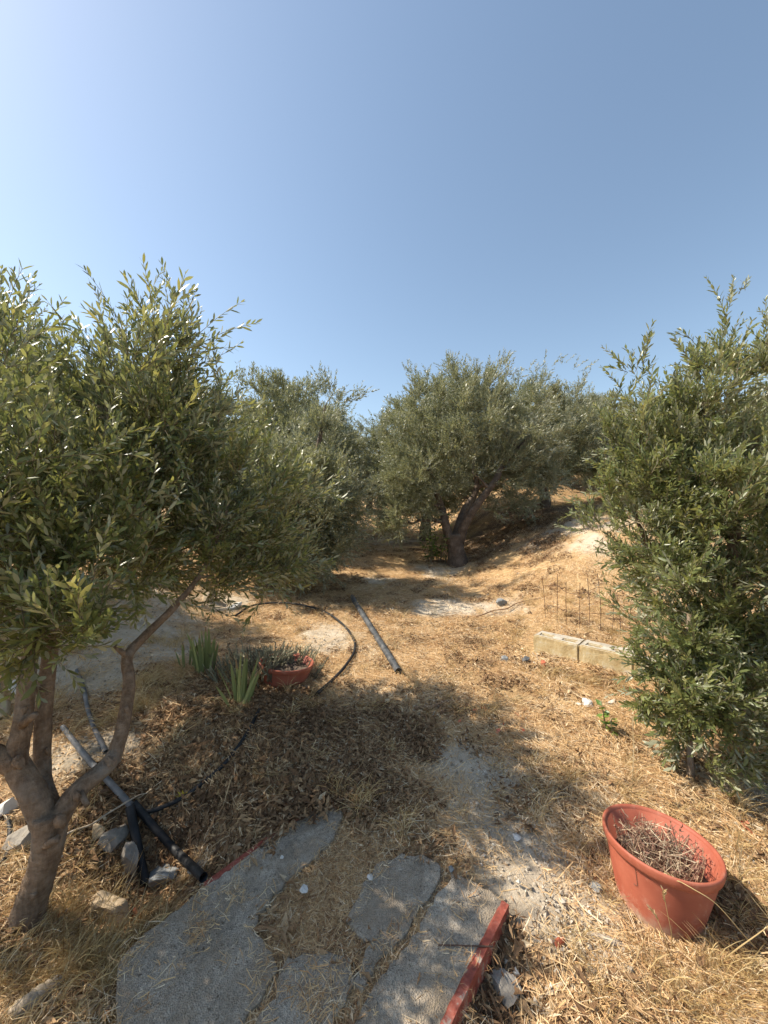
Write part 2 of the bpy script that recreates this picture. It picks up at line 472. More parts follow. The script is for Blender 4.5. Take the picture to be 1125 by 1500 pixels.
# ------------------------------------------------------------------ where the ground is bare, strawy or dark
PALE = [(810, 785, .55), (850, 765, .6), (820, 1340, .30), (760, 1270, .25), (890, 1400, .14), (690, 1195, .22), (860, 1335, .26), (780, 1290, .2), (720, 1230, .18), (650, 1120, .12), (720, 1130, .22), (470, 930, .40), (640, 893, .45), (735, 888, .30), (865, 800, .32), (905, 765, .3),
        (180, 930, 1.0), (90, 1110, .35), (560, 850, .35), (1090, 1140, .40), (640, 840, .5), (800, 1250, .16), (150, 1090, .25), (700, 1450, .10), (590, 790, 1.0), (330, 880, .4)]
PALE = [(hit(x, y), r) for x, y, r in PALE]
HUM_SHADE = [(330, 1110, .45), (430, 1050, .38), (590, 1090, .2), (500, 1060, .25), (560, 1160, .18), (720, 790, 1.1), (690, 800, .9), (770, 765, 1.3), (800, 800, .45), (840, 748, 1.0), (250, 1210, .35), (520, 1110, .28), (330, 1010, .4), (190, 1180, .3), (430, 1160, .25), (730, 1440, .10), (1085, 1340, .12)]  # litter soil; bank and right-of-pot spots paint tree and pot shadow into the colour
HUM_SHADE = [(hit(x, y), r) for x, y, r in HUM_SHADE]
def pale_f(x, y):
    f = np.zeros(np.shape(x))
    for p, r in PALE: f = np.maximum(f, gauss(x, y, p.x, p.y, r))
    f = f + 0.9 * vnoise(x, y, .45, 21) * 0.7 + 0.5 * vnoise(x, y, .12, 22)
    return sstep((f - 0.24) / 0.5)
def hum_shade_f(x, y):
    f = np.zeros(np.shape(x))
    for p, r in HUM_SHADE: f = np.maximum(f, gauss(x, y, p.x, p.y, r))
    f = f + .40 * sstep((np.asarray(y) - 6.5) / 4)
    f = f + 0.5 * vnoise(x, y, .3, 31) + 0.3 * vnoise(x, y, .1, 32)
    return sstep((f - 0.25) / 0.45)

# ------------------------------------------------------------------ ground sheet
def build_ground():
    n1 = 420; n2 = 480
    u = np.linspace(-1, 1, n1)
    xs = 1.6 * np.sinh(u * 5.6) / math.sinh(5.6) * 110 + u * 2.6
    v = np.linspace(0, 1, n2)
    ys = -8 * (1 - np.clip(v / 0.06, 0, 1)) + 0.3 + 4.2 * v + 300 * (np.sinh(np.clip(v, 0, 1) * 9.0) / math.sinh(9.0))
    X, Y = np.meshgrid(xs, ys)
    Z = terrain(X, Y)
    V = np.stack([X, Y, Z], -1).reshape(-1, 3)
    i = np.arange(n2 - 1)[:, None] * n1 + np.arange(n1 - 1)[None, :]
    Fc = np.stack([i, i + 1, i + 1 + n1, i + n1], -1).reshape(-1, 4)
    me = mesh_np('ground', V, Fc, None, True)
    for nm, fn in (('pale', pale_f), ('humus_shade', hum_shade_f)):
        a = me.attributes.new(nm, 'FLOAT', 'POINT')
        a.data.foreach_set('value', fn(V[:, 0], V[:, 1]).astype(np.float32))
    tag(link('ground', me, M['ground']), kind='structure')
build_ground()

# ------------------------------------------------------------------ concrete slab
def prism(poly, top_fn, thick, name, bev=0.0, jag=0.0, seg=0.03):
    """polygon in plan, its top following top_fn, ragged edge"""
    pts = []
    for i in range(len(poly)):
        a = Vector(poly[i]); c = Vector(poly[(i + 1) % len(poly)])
        n = max(1, int((c - a).length / seg))
        for k in range(n):
            p = a.lerp(c, k / n)
            if jag: p = p + Vector((random.uniform(-jag, jag), random.uniform(-jag, jag)))
            pts.append(p)
    n = len(pts)
    ctr = sum(pts, Vector((0, 0))) / n
    v, f = [], []
    inner = []
    for p in pts:
        q = p + (ctr - p).normalized() * bev
        inner.append(q)
    v += [(p.x, p.y, top_fn(p.x, p.y) - thick) for p in pts]
    v += [(p.x, p.y, top_fn(p.x, p.y) - bev * 0.7) for p in pts]
    v += [(q.x, q.y, top_fn(q.x, q.y) + random.uniform(-.0012, .0012)) for q in inner]
    for r in (0, 1):
        for i in range(n):
            j = (i + 1) % n
            f.append((r * n + i, r * n + j, (r + 1) * n + j, (r + 1) * n + i))
    f.append(tuple(2 * n + i for i in range(n)))
    f.append(tuple(range(n))[::-1])
    me = bpy.data.meshes.new(name); me.from_pydata(v, [], f)
    bm = bmesh.new(); bm.from_mesh(me)
    bmesh.ops.recalc_face_normals(bm, faces=bm.faces)
    bm.to_mesh(me); bm.free()
    return me

slab_top = lambda x, y: SLAB_K * y + SLAB_C
PIECES = [
    [(486, 1170), (503, 1196), (486, 1232), (452, 1262), (418, 1292), (378, 1338), (372, 1362), (392, 1388), (404, 1420), (384, 1460), (352, 1500), (330, 1640),
     (60, 1640), (168, 1500), (176, 1402), (214, 1366), (300, 1298), (420, 1210)],
    [(588, 1250), (622, 1252), (648, 1268), (640, 1296), (622, 1322), (604, 1346), (590, 1372), (562, 1392), (545, 1420), (532, 1448), (518, 1440), (530, 1404), (544, 1378), (518, 1360), (506, 1346), (528, 1300), (556, 1262)],
    [(664, 1278), (700, 1292), (738, 1321), (698, 1408), (652, 1500), (598, 1640), (470, 1640), (500, 1530), (532, 1475), (558, 1430), (590, 1392), (612, 1360), (634, 1322)],
    [(420, 1404), (470, 1392), (512, 1404), (522, 1436), (494, 1480), (470, 1530), (430, 1640), (350, 1640), (372, 1500), (402, 1455)],
]
PIECES = [[slab_pt(*p) for p in q] for q in PIECES]
c0 = slab_pt(440, 1420)
slab = empty('concrete_slab', (c0[0], c0[1], slab_top(*c0) - 0.13), 'cracked grey concrete slab with red painted edges in the foreground', 'slab')
shrink = [(c0[0] + (x - c0[0]) * 0.975, c0[1] + (y - c0[1]) * 0.975) for x, y in SLAB_OUT]
link('slab_bed', prism(shrink, lambda x, y: slab_top(x, y) - 0.019, 0.14, 'slab_bed'), M['mortar'], slab)
for q in PIECES:
    link('slab_piece', prism(q, slab_top, 0.05, 'slab_piece', 0.006, 0.008, .024), M['concrete'], slab)

def edge_strip(pxs, name, label, out, h0, h1, w):
    pts = catmull([(*slab_pt(*p), 0) for p in pxs], 6)
    mb = MB()
    ring = []
    for i, p in enumerate(pts):
        t = (pts[min(i + 1, len(pts) - 1)] - pts[max(i - 1, 0)]).normalized()
        nrm = Vector((t.y, -t.x, 0)) * out
        zt = slab_top(p.x, p.y)
        j = random.uniform(-.0008, .0008)
        prof = [(-.012, h1), (w * .55, h1 + j), (w, h1 - .006 + j), (w, (h0 + h1) / 2 + .003), (w * .72, (h0 + h1) / 2), (w, (h0 + h1) / 2 - .004), (w, h0), (-.012, h0)]
        ring.append([p + nrm * a + Vector((0, 0, zt + c)) for a, c in prof])
    m = len(ring[0])
    v = [q for r_ in ring for q in r_]
    f = [(i * m + j, i * m + (j + 1) % m, (i + 1) * m + (j + 1) % m, (i + 1) * m + j) for i in range(len(ring) - 1) for j in range(m)]
    f += [tuple(range(m))[::-1], tuple((len(ring) - 1) * m + j for j in range(m))]
    mb.add(v, f)
    o = link(name, mb.mesh(name), M['red_paint'], slab)
    o['label'] = label
edge_strip([(741, 1324), (722, 1362), (699, 1408), (676, 1456), (654, 1502), (598, 1642)], 'painted_edge', 'thick flaking red painted edge along the right side', 1, -0.075, 0.005, 0.019)
edge_strip([(440, 1196), (420, 1209), (380, 1238), (340, 1268), (300, 1297)], 'painted_edge', 'thin red painted edge on the left side', -1, -0.05, 0.003, 0.008)
mb = MB()
a = slab_pt(642, 1386); c = slab_pt(722, 1390)
rod = link('wire_rod', None or (lambda: (mb.tube([(a[0], a[1], slab_top(*a) + .004), (c[0], c[1], slab_top(*c) + .008)], .0022, 6), mb.mesh('wire_rod'))[1])(), M['wire'], slab)

# ------------------------------------------------------------------ leaves and trees
# canonical leaf: along +Y, unit length, unit-width factor on X, curling in Z
def leaf_shape(curl, w=1.0):
    prof = [(0.0, 0.0), (0.34, 0.118), (0.70, 0.112), (1.0, 0.0)]
    V = []
    z = lambda t: curl * t * t
    V.append((0, 0, 0))
    for t, h in prof[1:3]:
        V += [(-h * w, t, z(t) + .16 * h), (0, t, z(t)), (h * w, t, z(t) + .16 * h)]
    V.append((0, 1, z(1)))
    T = [(0, 2, 1), (0, 3, 2)]
    for r in (1,):
        T += [(r, r + 1, r + 4), (r, r + 4, r + 3), (r + 1, r + 2, r + 5), (r + 1, r + 5, r + 4)]
    T += [(4, 5, 7), (5, 6, 7)]
    return np.array(V), np.array(T)
LEAF_HI = leaf_shape(-0.07)
LEAF_LO = (np.array([(0, 0, 0), (-.14, .48, .02), (.14, .48, .02), (0, 1, -.06)], float), np.array([(0, 2, 1), (1, 2, 3)]))

def shoot_proto(r, length, spacing, leaf_len, flower=1.0):
    """leaf matrices of one shoot growing along +Z: (n,3,3) columns = x,y,z axes scaled; origins (n,3)"""
    Ms, Os, St = [], [], []
    bend = r.uniform(-.35, .35, 2)
    n = int(length / spacing)
    pos = lambda t: np.array([bend[0] * t * t * length * .6, bend[1] * t * t * length * .6, t * length])
    ang = r.uniform(0, 6.28)
    for i in range(n + 1):
        t = (i + .3) / (n + .6)
        o = pos(t)
        tang = pos(min(t + .05, 1.1)) - pos(t); tang /= np.linalg.norm(tang)
        ang += math.pi / 2 + r.uniform(-.35, .35)
        for s in (0, math.pi):
            if r.random() < .14: continue
            a = ang + s + r.uniform(-.25, .25)
            open_ = R(r.uniform(22, 56)) * (1 - .35 * t)
            side = np.array([math.cos(a), math.sin(a), 0.0]); side -= tang * side.dot(tang); side /= np.linalg.norm(side)
            y = tang * math.cos(open_) + side * math.sin(open_)
            z = tang * math.sin(open_) - side * math.cos(open_)        # upper face turns to the stem
            x = np.cross(y, z)
            tw = r.normal(0, .75)
            x, z = x * math.cos(tw) + z * math.sin(tw), z * math.cos(tw) - x * math.sin(tw)
            L = leaf_len * r.uniform(.55, 1.18) * (1 - .35 * max(0, t - .75) / .25) * (.75 if i == 0 else 1)
            wd = L * r.uniform(.85, 1.2)
            Ms.append(np.stack([x * wd, y * L, z * L], 1)); Os.append(o)
    stem = np.array([pos(t) for t in np.linspace(-.02, 1, 5)])
    return np.array(Ms), np.array(Os), stem

class Tree:
    def __init__(s, seed):
        s.r = np.random.default_rng(seed)
        s.nodes = []; s.nrad = []; s.ndir = []
        s.tw_nodes = []; s.tw_dir = []
        s.branches = []
    def limb(s, pts, rad):
        c = catmull(pts, 5)
        rr = lerp_list(rad, len(c))
        for i, p in enumerate(c):
            s.nodes.append(np.array(p)); s.nrad.append(rr[i])
            s.ndir.append(np.array((c[min(i + 1, len(c) - 1)] - c[max(i - 1, 0)]).normalized()))
        return c, rr
    def sample(s, ells, n, bias):
        w = np.array([e[1][0] * e[1][1] * e[1][2] * (e[2] if len(e) > 2 else 1) for e in ells]); w /= w.sum()
        k = s.r.choice(len(ells), n, p=w)
        d = s.r.normal(size=(n, 3)); d /= np.linalg.norm(d, axis=1)[:, None]
        rad = s.r.random(n) ** bias
        C = np.array([e[0] for e in ells], float)[k]; Rr = np.array([e[1] for e in ells], float)[k]
        # bumpy outline
        lump = 1 + .16 * np.sin(d[:, 0] * 5 + k) * np.sin(d[:, 1] * 6 + 1.3 * k) + .14 * np.sin(d[:, 2] * 9 + d[:, 0] * 7)
        return C + d * rad[:, None] * Rr * lump[:, None]
    def grow(s, targets, thick, last, keep=None):
        NP = np.array(s.nodes)
        D = np.min(np.linalg.norm(NP[None] - targets[:, None], axis=2), axis=1) if len(targets) * len(NP) < 4e6 else np.arange(len(targets))
        for ti in np.argsort(D):
            t = targets[ti]
            NPn = np.asarray(s.nodes)
            d = np.linalg.norm(NPn - t, axis=1)
            # prefer a fork lower down than the target
            cost = d * (1 + .5 * np.clip((NPn[:, 2] - t[2]) / (d + 1e-6), 0, 1))
            j = int(np.argmin(cost))
            a = NPn[j]; L = d[j]
            if L < .02: continue
            r0 = min(s.nrad[j] * .75, thick * (0.35 + .65 * min(1, L / .6)))
            m = a + (t - a) * .5 + s.ndir[j] * L * .18 + s.r.normal(size=3) * L * .08
            n = 4 if last else 6
            ts = np.linspace(0, 1, n + 1)
            pts = [(1 - q) ** 2 * a + 2 * q * (1 - q) * m + q * q * t + (s.r.normal(size=3) * L * .02 if 0 < q < 1 else 0) for q in ts]
            rr = [r0 * (1 - .7 * q) for q in ts]
            s.branches.append((pts, rr))
            for i in range(1, n + 1):
                dd = pts[i] - pts[i - 1]; dd = dd / (np.linalg.norm(dd) + 1e-9)
                s.nodes.append(pts[i]); s.nrad.append(rr[i]); s.ndir.append(dd)
                if last and i >= 1:
                    s.tw_nodes.append(pts[i]); s.tw_dir.append(dd)
    def foliage(s, n, protos, centre, up=.45, out=.5, jit=.45, keep=None, scale=(.8, 1.2)):
        Np = np.array(s.tw_nodes); Nd = np.array(s.tw_dir)
        k = s.r.integers(0, len(Np), n)
        o = Np[k] + s.r.normal(size=(n, 3)) * .015
        if keep is not None:
            ok = keep(o); o = o[ok]; k = k[ok]; n = len(o)
        d = Nd[k] * .6
        ov = o - np.array(centre); ov /= np.linalg.norm(ov, axis=1)[:, None]
        d = d + ov * out + np.array([0, 0, 1.0]) * up + s.r.normal(size=(n, 3)) * jit
        d /= np.linalg.norm(d, axis=1)[:, None]
        sp = s.r.uniform(0, 6.28, n)
        h = np.where(np.abs(d[:, 2:3]) < .95, np.array([[0, 0, 1.0]]), np.array([[1.0, 0, 0]]))
        x = np.cross(h, d); x /= np.linalg.norm(x, axis=1)[:, None]
        y = np.cross(d, x)
        X = x * np.cos(sp)[:, None] + y * np.sin(sp)[:, None]; Y = np.cross(d, X)
        Q = np.stack([X, Y, d], 2) * s.r.uniform(*scale, n)[:, None, None]
        pi = s.r.integers(0, len(protos), n)
        shade = s.r.random(n)
        LM, LO, LR, SV, SF = [], [], [], [], []
        base = 0
        for p, (pm_, po, st) in enumerate(protos):
            q = Q[pi == p]; oo = o[pi == p]; sh = shade[pi == p]
            if not len(q): continue
            m = len(pm_)
            LM.append(np.einsum('nij,mjk->nmik', q, pm_).reshape(-1, 3, 3))
            LO.append((np.einsum('nij,mj->nmi', q, po) + oo[:, None]).reshape(-1, 3))
            LR.append(np.clip(sh[:, None] * .55 + s.r.random((len(q), m)) * .45, 0, 1).reshape(-1))
            # stems: three-sided
            ks = len(st)
            ringa = np.array([(math.cos(a), math.sin(a), 0) for a in (0, 2.094, 4.189)])
            rad = np.linspace(.0022, .0008, ks)
            loc = (st[:, None, :] + ringa[None] * rad[:, None, None]).reshape(-1, 3)
            sv = np.einsum('nij,mj->nmi', q, loc) + oo[:, None]
            f = np.array([(i * 3 + j, i * 3 + (j + 1) % 3, (i + 1) * 3 + (j + 1) % 3, (i + 1) * 3 + j) for i in range(ks - 1) for j in range(3)])
            SF.append((f[None] + (np.arange(len(q)) * ks * 3)[:, None, None] + base).reshape(-1, 4))
            SV.append(sv.reshape(-1, 3)); base += len(q) * ks * 3
        s.LM = np.concatenate(LM); s.LO = np.concatenate(LO); s.LR = np.concatenate(LR)
        s.SV = np.concatenate(SV); s.SF = np.concatenate(SF)

def leaves_mesh(name, LM, LO, LR, shape):
    V0, T0 = shape
    V = (np.einsum('nij,mj->nmi', LM, V0) + LO[:, None]).reshape(-1, 3)
    T = (T0[None] + (np.arange(len(LM)) * len(V0))[:, None, None]).reshape(-1, 3)
    return mesh_np(name, V, T, np.repeat(LR, len(V0)))

def branch_mesh(name, branches, n=5):
    mb = MB()
    for pts, rr in branches:
        mb.tube(pts, rr, n if rr[0] > .006 else 3, cap=False)
    return mb.mesh(name, True)

def make_tree(name, loc, label, seed, trunk, limbs, ells, n2, n3, n_sh, protos, shape, leafm, barkm, group=None, centre=None,
              stems=True, up=.45, out=.5, keep=None, near=0, thick=(.03, .009), bias=.38, spikes=None, sides=14):
    root = empty(name, loc, label, 'tree', group)
    T = Tree(seed)
    random.seed(seed)
    for i, (pts, rad) in enumerate([trunk] + limbs):
        c, rr = T.limb(pts, rad)
        mb = MB(); mb.tube(c, rr, sides if i == 0 else 10, cap=True, rough=.10 if sides > 8 else .2)
        link('trunk' if i == 0 else 'limb', mb.mesh('trunk', True), barkm, root)
    # limbs fork only above the trunk's lower half
    cut = len(catmull(trunk[0], 5)) - 2
    T.nodes = T.nodes[cut:]; T.nrad = T.nrad[cut:]; T.ndir = T.ndir[cut:]
    T.grow(T.sample(ells, n2, .6), thick[0], False)
    tg = T.sample(ells, n3, bias)
    if spikes is not None: tg = np.concatenate([tg, np.array(spikes)])
    if keep is not None: tg = tg[keep(tg)]
    T.grow(tg, thick[1], True)
    ctr = centre or np.mean([e[0] for e in ells], axis=0)
    T.foliage(n_sh, protos, ctr, up, out, keep=keep)
    br = branch_mesh('branches', T.branches)
    o = link('branches', br, barkm if near == 0 else M['twig'], root)
    o['kind'] = 'stuff'
    if stems:
        st = link('twigs', mesh_np('twigs', T.SV, T.SF), M['twig'], root); st['kind'] = 'stuff'
    LM, LO, LR = T.LM, T.LO, T.LR
    if keep is not None:
        ok = keep(LO); LM, LO, LR = LM[ok], LO[ok], LR[ok]
    if near:
        # the leaves that show largest are objects of their own
        d = LO[:, 1]
        px = LO[:, 0] / d * F + 562.5; py = 750 - (LO[:, 2] - CAM_H) / d * F
        size = np.linalg.norm(LM[:, [0, 2], 1], axis=1) / d
        inside = (px > 5) & (px < 1120) & (py > 5) & (py < 1495)
        idx = np.argsort(-size * inside)[:near]
        msk = np.ones(len(LM), bool); msk[idx] = False
        metas = []
        for k in range(5):
            me = mesh_np('leaf', shape[0], shape[1], np.full(len(shape[0]), .1 + .2 * k)); me.materials.append(leafm); metas.append(me)
        for i in idx:
            lf = bpy.data.objects.new('leaf', metas[min(4, int(LR[i] * 5))])
            COL.objects.link(lf)
            lf.parent = root
            m4 = Matrix([[*LM[i][0], LO[i][0] - loc[0]], [*LM[i][1], LO[i][1] - loc[1]], [*LM[i][2], LO[i][2] - loc[2]], [0, 0, 0, 1]])
            lf.matrix_local = m4
        LM, LO, LR = LM[msk], LO[msk], LR[msk]
    cr = link('crown', leaves_mesh('crown', LM, LO, LR, shape), leafm, root)
    cr['kind'] = 'stuff'
    return root

pr = np.random.default_rng(11)
PROTO_NEAR = [shoot_proto(pr, pr.uniform(.12, .38), .025, .057) for _ in range(12)]
PROTO_BUSH = [shoot_proto(pr, pr.uniform(.10, .28), .020, .051) for _ in range(12)]
PROTO_MID = [shoot_proto(pr, pr.uniform(.16, .30), .026, .060) for _ in range(6)]
PROTO_FAR = [shoot_proto(pr, pr.uniform(.22, .36), .036, .085) for _ in range(6)]

# --- the near olive on the left
lb = hit(38, 1352, -.02)
d0 = lb.y
def Q(px, py, dd): return P(px, py, d0 + dd)
away = lambda o: np.linalg.norm(o - np.array([0, 0, CAM_H]), axis=1) > .95
make_tree('olive_tree', lb, 'near olive tree on the left with pale forked trunk and dense leafy crown', 21,
    ([Q(34, 1368, 0), Q(46, 1322, 0), Q(60, 1278, 0), Q(72, 1232, 0), Q(74, 1190, .01)], [.064, .052, .049, .050, .056]),
    [([Q(70, 1210, .01), Q(46, 1158, .01), Q(24, 1115, .02), Q(33, 1062, .04), Q(40, 990, .08), Q(47, 915, .14), Q(30, 820, .22), Q(-20, 690, .3)], [.046, .042, .038, .031, .028, .025, .019, .010]),
     ([Q(26, 1120, .02), Q(-30, 1098, -.03), Q(-100, 1060, -.06), Q(-170, 960, 0), Q(-200, 800, .1)], [.04, .034, .028, .022, .012]),
     ([Q(78, 1200, .03), Q(62, 1140, .11), Q(64, 1050, .14), Q(72, 970, .2), Q(85, 880, .3), Q(110, 760, .45), Q(160, 620, .6)], [.040, .031, .029, .028, .025, .02, .010]),
     ([Q(76, 1215, .01), Q(112, 1160, .06), Q(158, 1120, .16), Q(176, 1080, .22), Q(189, 1005, .32), Q(187, 962, .38), Q(214, 930, .48), Q(256, 888, .62), Q(300, 830, .8), Q(335, 740, 1.0)],
      [.042, .036, .032, .028, .025, .023, .021, .018, .013, .008])],
    [((-1.95, 2.2, 1.86), (.85, .75, .64)), ((-1.55, 2.4, 2.12), (.6, .45, .22), 1.1), ((-1.26, 1.40, 1.20), (.30, .18, .15), 2.0), ((-1.34, 2.2, 2.34), (.30, .32, .24), 1.6), ((-1.05, 2.55, 1.60), (.52, .55, .48), 1.3), ((-1.40, 2.25, 2.12), (.36, .45, .36), 1.1),
     ((-1.65, 1.62, 1.62), (.5, .38, .46), 1.2), ((-1.55, 2.5, 1.55), (.7, .6, .5)), ((-1.45, 1.75, 1.32), (.42, .3, .22), 1.5), ((-.92, 2.5, 1.30), (.42, .4, .26), 1.3), ((-2.05, 1.25, 1.68), (.6, .45, .30), 1.0), ((-1.32, 1.55, 1.16), (.34, .22, .16), 1.6)],
    80, 760, 5000, PROTO_NEAR, LEAF_HI, M['leaf_near'], M['bark'], keep=away, near=300, centre=(-1.6, 2.2, 1.4), up=.55,
    spikes=[P(258, 480, 2.2), P(205, 490, 2.2), P(235, 500, 2.2), P(278, 510, 2.2), P(310, 580, 2.4), P(60, 500, 2.0), P(20, 470, 2.0)])

# --- the near olive bush on the right
rb_ = hit(1012, 1138, -.01)
def Qr(px, py, dd): return P(px, py, rb_.y + dd)
make_tree('olive_tree', rb_, 'sunlit bushy olive on the right with leaves almost down to the ground', 33,
    ([Qr(1012, 1145, 0), Qr(1009, 1060, .02), Qr(1006, 980, .06), Qr(1010, 900, .12)], [.018, .014, .013, .012]),
    [([rb_ + Vector((.75, .5, 0)), rb_ + Vector((.72, .48, .5)), rb_ + Vector((.6, .42, 1.0)), rb_ + Vector((.7, .45, 1.7))], [.07, .055, .04, .02]),
     ([rb_ + Vector((.72, .48, .45)), rb_ + Vector((.5, .6, .8)), rb_ + Vector((.2, .6, 1.2)), rb_ + Vector((0, .5, 1.5))], [.04, .03, .02, .01]),
     ([rb_ + Vector((.72, .48, .4)), rb_ + Vector((1.0, .3, .8)), rb_ + Vector((1.2, .2, 1.4))], [.04, .03, .012])],
    [((2.38, 2.55, 1.35), (.80, .70, .72), 1.2), ((2.72, 2.6, 2.42), (.52, .55, .55)), ((2.12, 2.5, 2.18), (.36, .35, .46), 1.2), ((1.85, 2.5, 1.95), (.26, .3, .4), 1.1), ((2.6, 2.15, .62), (.5, .35, .35)), ((1.64, 2.12, .70), (.20, .2, .30), 1.8), ((1.78, 2.06, .42), (.30, .2, .20), 2.6), ((2.2, 2.05, .42), (.42, .25, .22), 2.0), ((1.64, 2.5, 2.05), (.22, .25, .34), 1.3), ((2.05, 2.35, .85), (.36, .38, .42), 1.2), ((1.95, 2.6, 1.95), (.38, .4, .45), .9), ((2.45, 2.35, .75), (.5, .4, .4)), ((1.68, 2.38, 1.3), (.26, .3, .40), 1.5), ((1.85, 2.2, .58), (.24, .24, .26), 1.3), ((1.95, 2.3, 1.7), (.4, .35, .4), 1.2)],
    60, 800, 6000, PROTO_BUSH, LEAF_HI, M['leaf_near'], M['bark'], near=300, centre=(2.4, 2.7, 1.0), up=.5, keep=away,
    spikes=[P(1083, 430, 2.6), P(1060, 470, 2.6), P(1000, 490, 2.5), P(940, 530, 2.5), P(905, 545, 2.5)], sides=8)

# --- the middle olive with the old trunk
mb0 = hit(670, 826, -.03)
def Qm(px, py, dd=0): return P(px, py, mb0.y + dd)
dm = mb0.y
cx = mb0.x
make_tree('olive_tree', mb0, 'old olive tree in the middle with dark forked trunk beside the path', 45,
    ([Qm(672, 836), Qm(668, 806), Qm(666, 782)], [.22, .155, .15]),
    [([Qm(660, 795), Qm(652, 765), Qm(646, 740, .1), Qm(632, 700, .2), Qm(620, 650, .3)], [.09, .08, .065, .05, .03]),
     ([Qm(672, 795), Qm(682, 765, -.1), Qm(702, 735, -.2), Qm(725, 705, -.2), Qm(738, 680, -.1), Qm(775, 640, .1)], [.10, .085, .07, .06, .05, .03]),
     ([Qm(668, 790), Qm(678, 752, .2), Qm(698, 715, .4), Qm(690, 660, .5)], [.10, .075, .06, .03])],
    [((cx + .25, dm + .5, 3.05), (1.75, 1.5, 1.15)), ((cx - .85, dm - .1, 2.25), (.75, .7, .75)), ((cx + 1.3, dm + .3, 2.5), (.7, .7, .75)), ((cx + .2, dm + .3, 3.8), (1.0, .9, .55), .8),
     ((cx - .95, dm + .1, 1.70), (.65, .6, .6), 1.3), ((cx - 1.05, dm, 1.35), (.55, .5, .42), 1.4), ((cx + 1.2, dm + .5, 2.0), (.9, .7, .5), 1.2), ((cx - .1, dm + .9, 2.1), (.9, .5, .5))],
    90, 1150, 11000, PROTO_MID, LEAF_LO, M['leaf_far'], M['bark_dark'], stems=False, up=.6, thick=(.05, .014),
    spikes=[P(600 + i * 28, 545 + 12 * math.sin(i * 2.1), dm + .3 * math.cos(i * 3)) for i in range(10)])

# --- the olive behind the near left one, overhanging the path
sb = hit(392, 862, -.03)
make_tree('olive_tree', sb, 'olive tree behind the near left one, hanging low over the path edge', 57,
    ([sb, sb + Vector((.05, 0, .4)), sb + Vector((.1, .05, .8))], [.20, .15, .14]),
    [([sb + Vector((.08, .03, .7)), sb + Vector((.4, .05, 1.2)), sb + Vector((.7, .1, 2.0)), sb + Vector((.85, .1, 2.8))], [.09, .07, .045, .015]),
     ([sb + Vector((.08, .03, .7)), sb + Vector((-.3, .1, 1.2)), sb + Vector((-.7, .2, 1.9))], [.09, .06, .02]),
     ([sb + Vector((.08, .03, .7)), sb + Vector((.2, -.35, 1.2)), sb + Vector((.3, -.6, 1.6))], [.07, .05, .02])],
    [((sb.x + .25, sb.y, 1.85), (1.12, .95, .85)), ((sb.x + .72, sb.y - .1, 1.35), (.50, .5, .55)), ((sb.x + .85, sb.y + .1, 2.75), (.38, .38, .55), .7), ((sb.x - .6, sb.y + .2, 2.2), (.7, .7, .7)), ((sb.x + 1.0, sb.y + .1, 1.35), (.42, .45, .6), 1.4), ((sb.x + .5, sb.y - .3, .98), (.6, .4, .3), 1.4)],
    60, 620, 7500, PROTO_MID, LEAF_LO, M['leaf_far'], M['bark_dark'], stems=False, up=.4, thick=(.04, .011),
    spikes=[P(470, 560, sb.y), P(490, 575, sb.y), P(525, 580, sb.y), P(505, 590, sb.y), P(480, 845, sb.y - .3), P(450, 840, sb.y - .4)])

# --- olives farther back: three builds, each placed with its own label
def back_tree(seed, lean):
    z0 = Vector((0, 0, 0))
    return make_tree('olive_tree', z0, 'x', seed,
        ([(0, 0, -.15), (.05 * lean, 0, .35), (.15 * lean, .05, .8)], [.19, .14, .13]),
        [([(.12 * lean, .04, .7), (.5 * lean, .1, 1.2), (.9 * lean, .2, 2.0)], [.09, .065, .03]),
         ([(.12 * lean, .04, .7), (-.35 * lean, 0, 1.3), (-.7 * lean, -.1, 2.1)], [.09, .06, .03]),
         ([(.12 * lean, .04, .7), (.1, -.3, 1.4), (.1, -.5, 2.3)], [.07, .05, .02])],
        [((0, 0, 2.25), (1.55, 1.5, 1.05)), ((.4 * lean, .1, 3.0), (.95, .9, .75)), ((-.9 * lean, -.3, 1.7), (.8, .8, .8)), ((.8 * lean, .4, 1.55), (.9, .9, .7)), ((0, -.8, 1.6), (.8, .5, .65)), ((0, 0, 1.15), (1.35, 1.3, .55), 1.3), ((.1, .9, 1.6), (.8, .5, .65))],
        60, 600, 6600, PROTO_FAR, LEAF_LO, M['leaf_far'], M['bark_dark'], stems=False, up=.6, thick=(.045, .013),
        spikes=[(1.1 * math.cos(a * 2.4), .9 * math.sin(a * 2.4), 3.45 + .3 * math.sin(a * 5.0)) for a in range(9)], sides=8)
PROTO_TREES = [back_tree(71, 1), back_tree(83, -1), back_tree(97, 1)]
def copy_tree(root, loc, rz, sc):
    r = root.copy(); COL.objects.link(r)
    r.location = loc; r.rotation_euler = (0, 0, rz); r.scale = (sc, sc, sc)
    for ch in root.children:
        c = ch.copy(); COL.objects.link(c); c.parent = r
        c.matrix_parent_inverse = ch.matrix_parent_inverse.copy()
    return r
def far_at(px, d): return ((px - 562.5) / F * d, d)
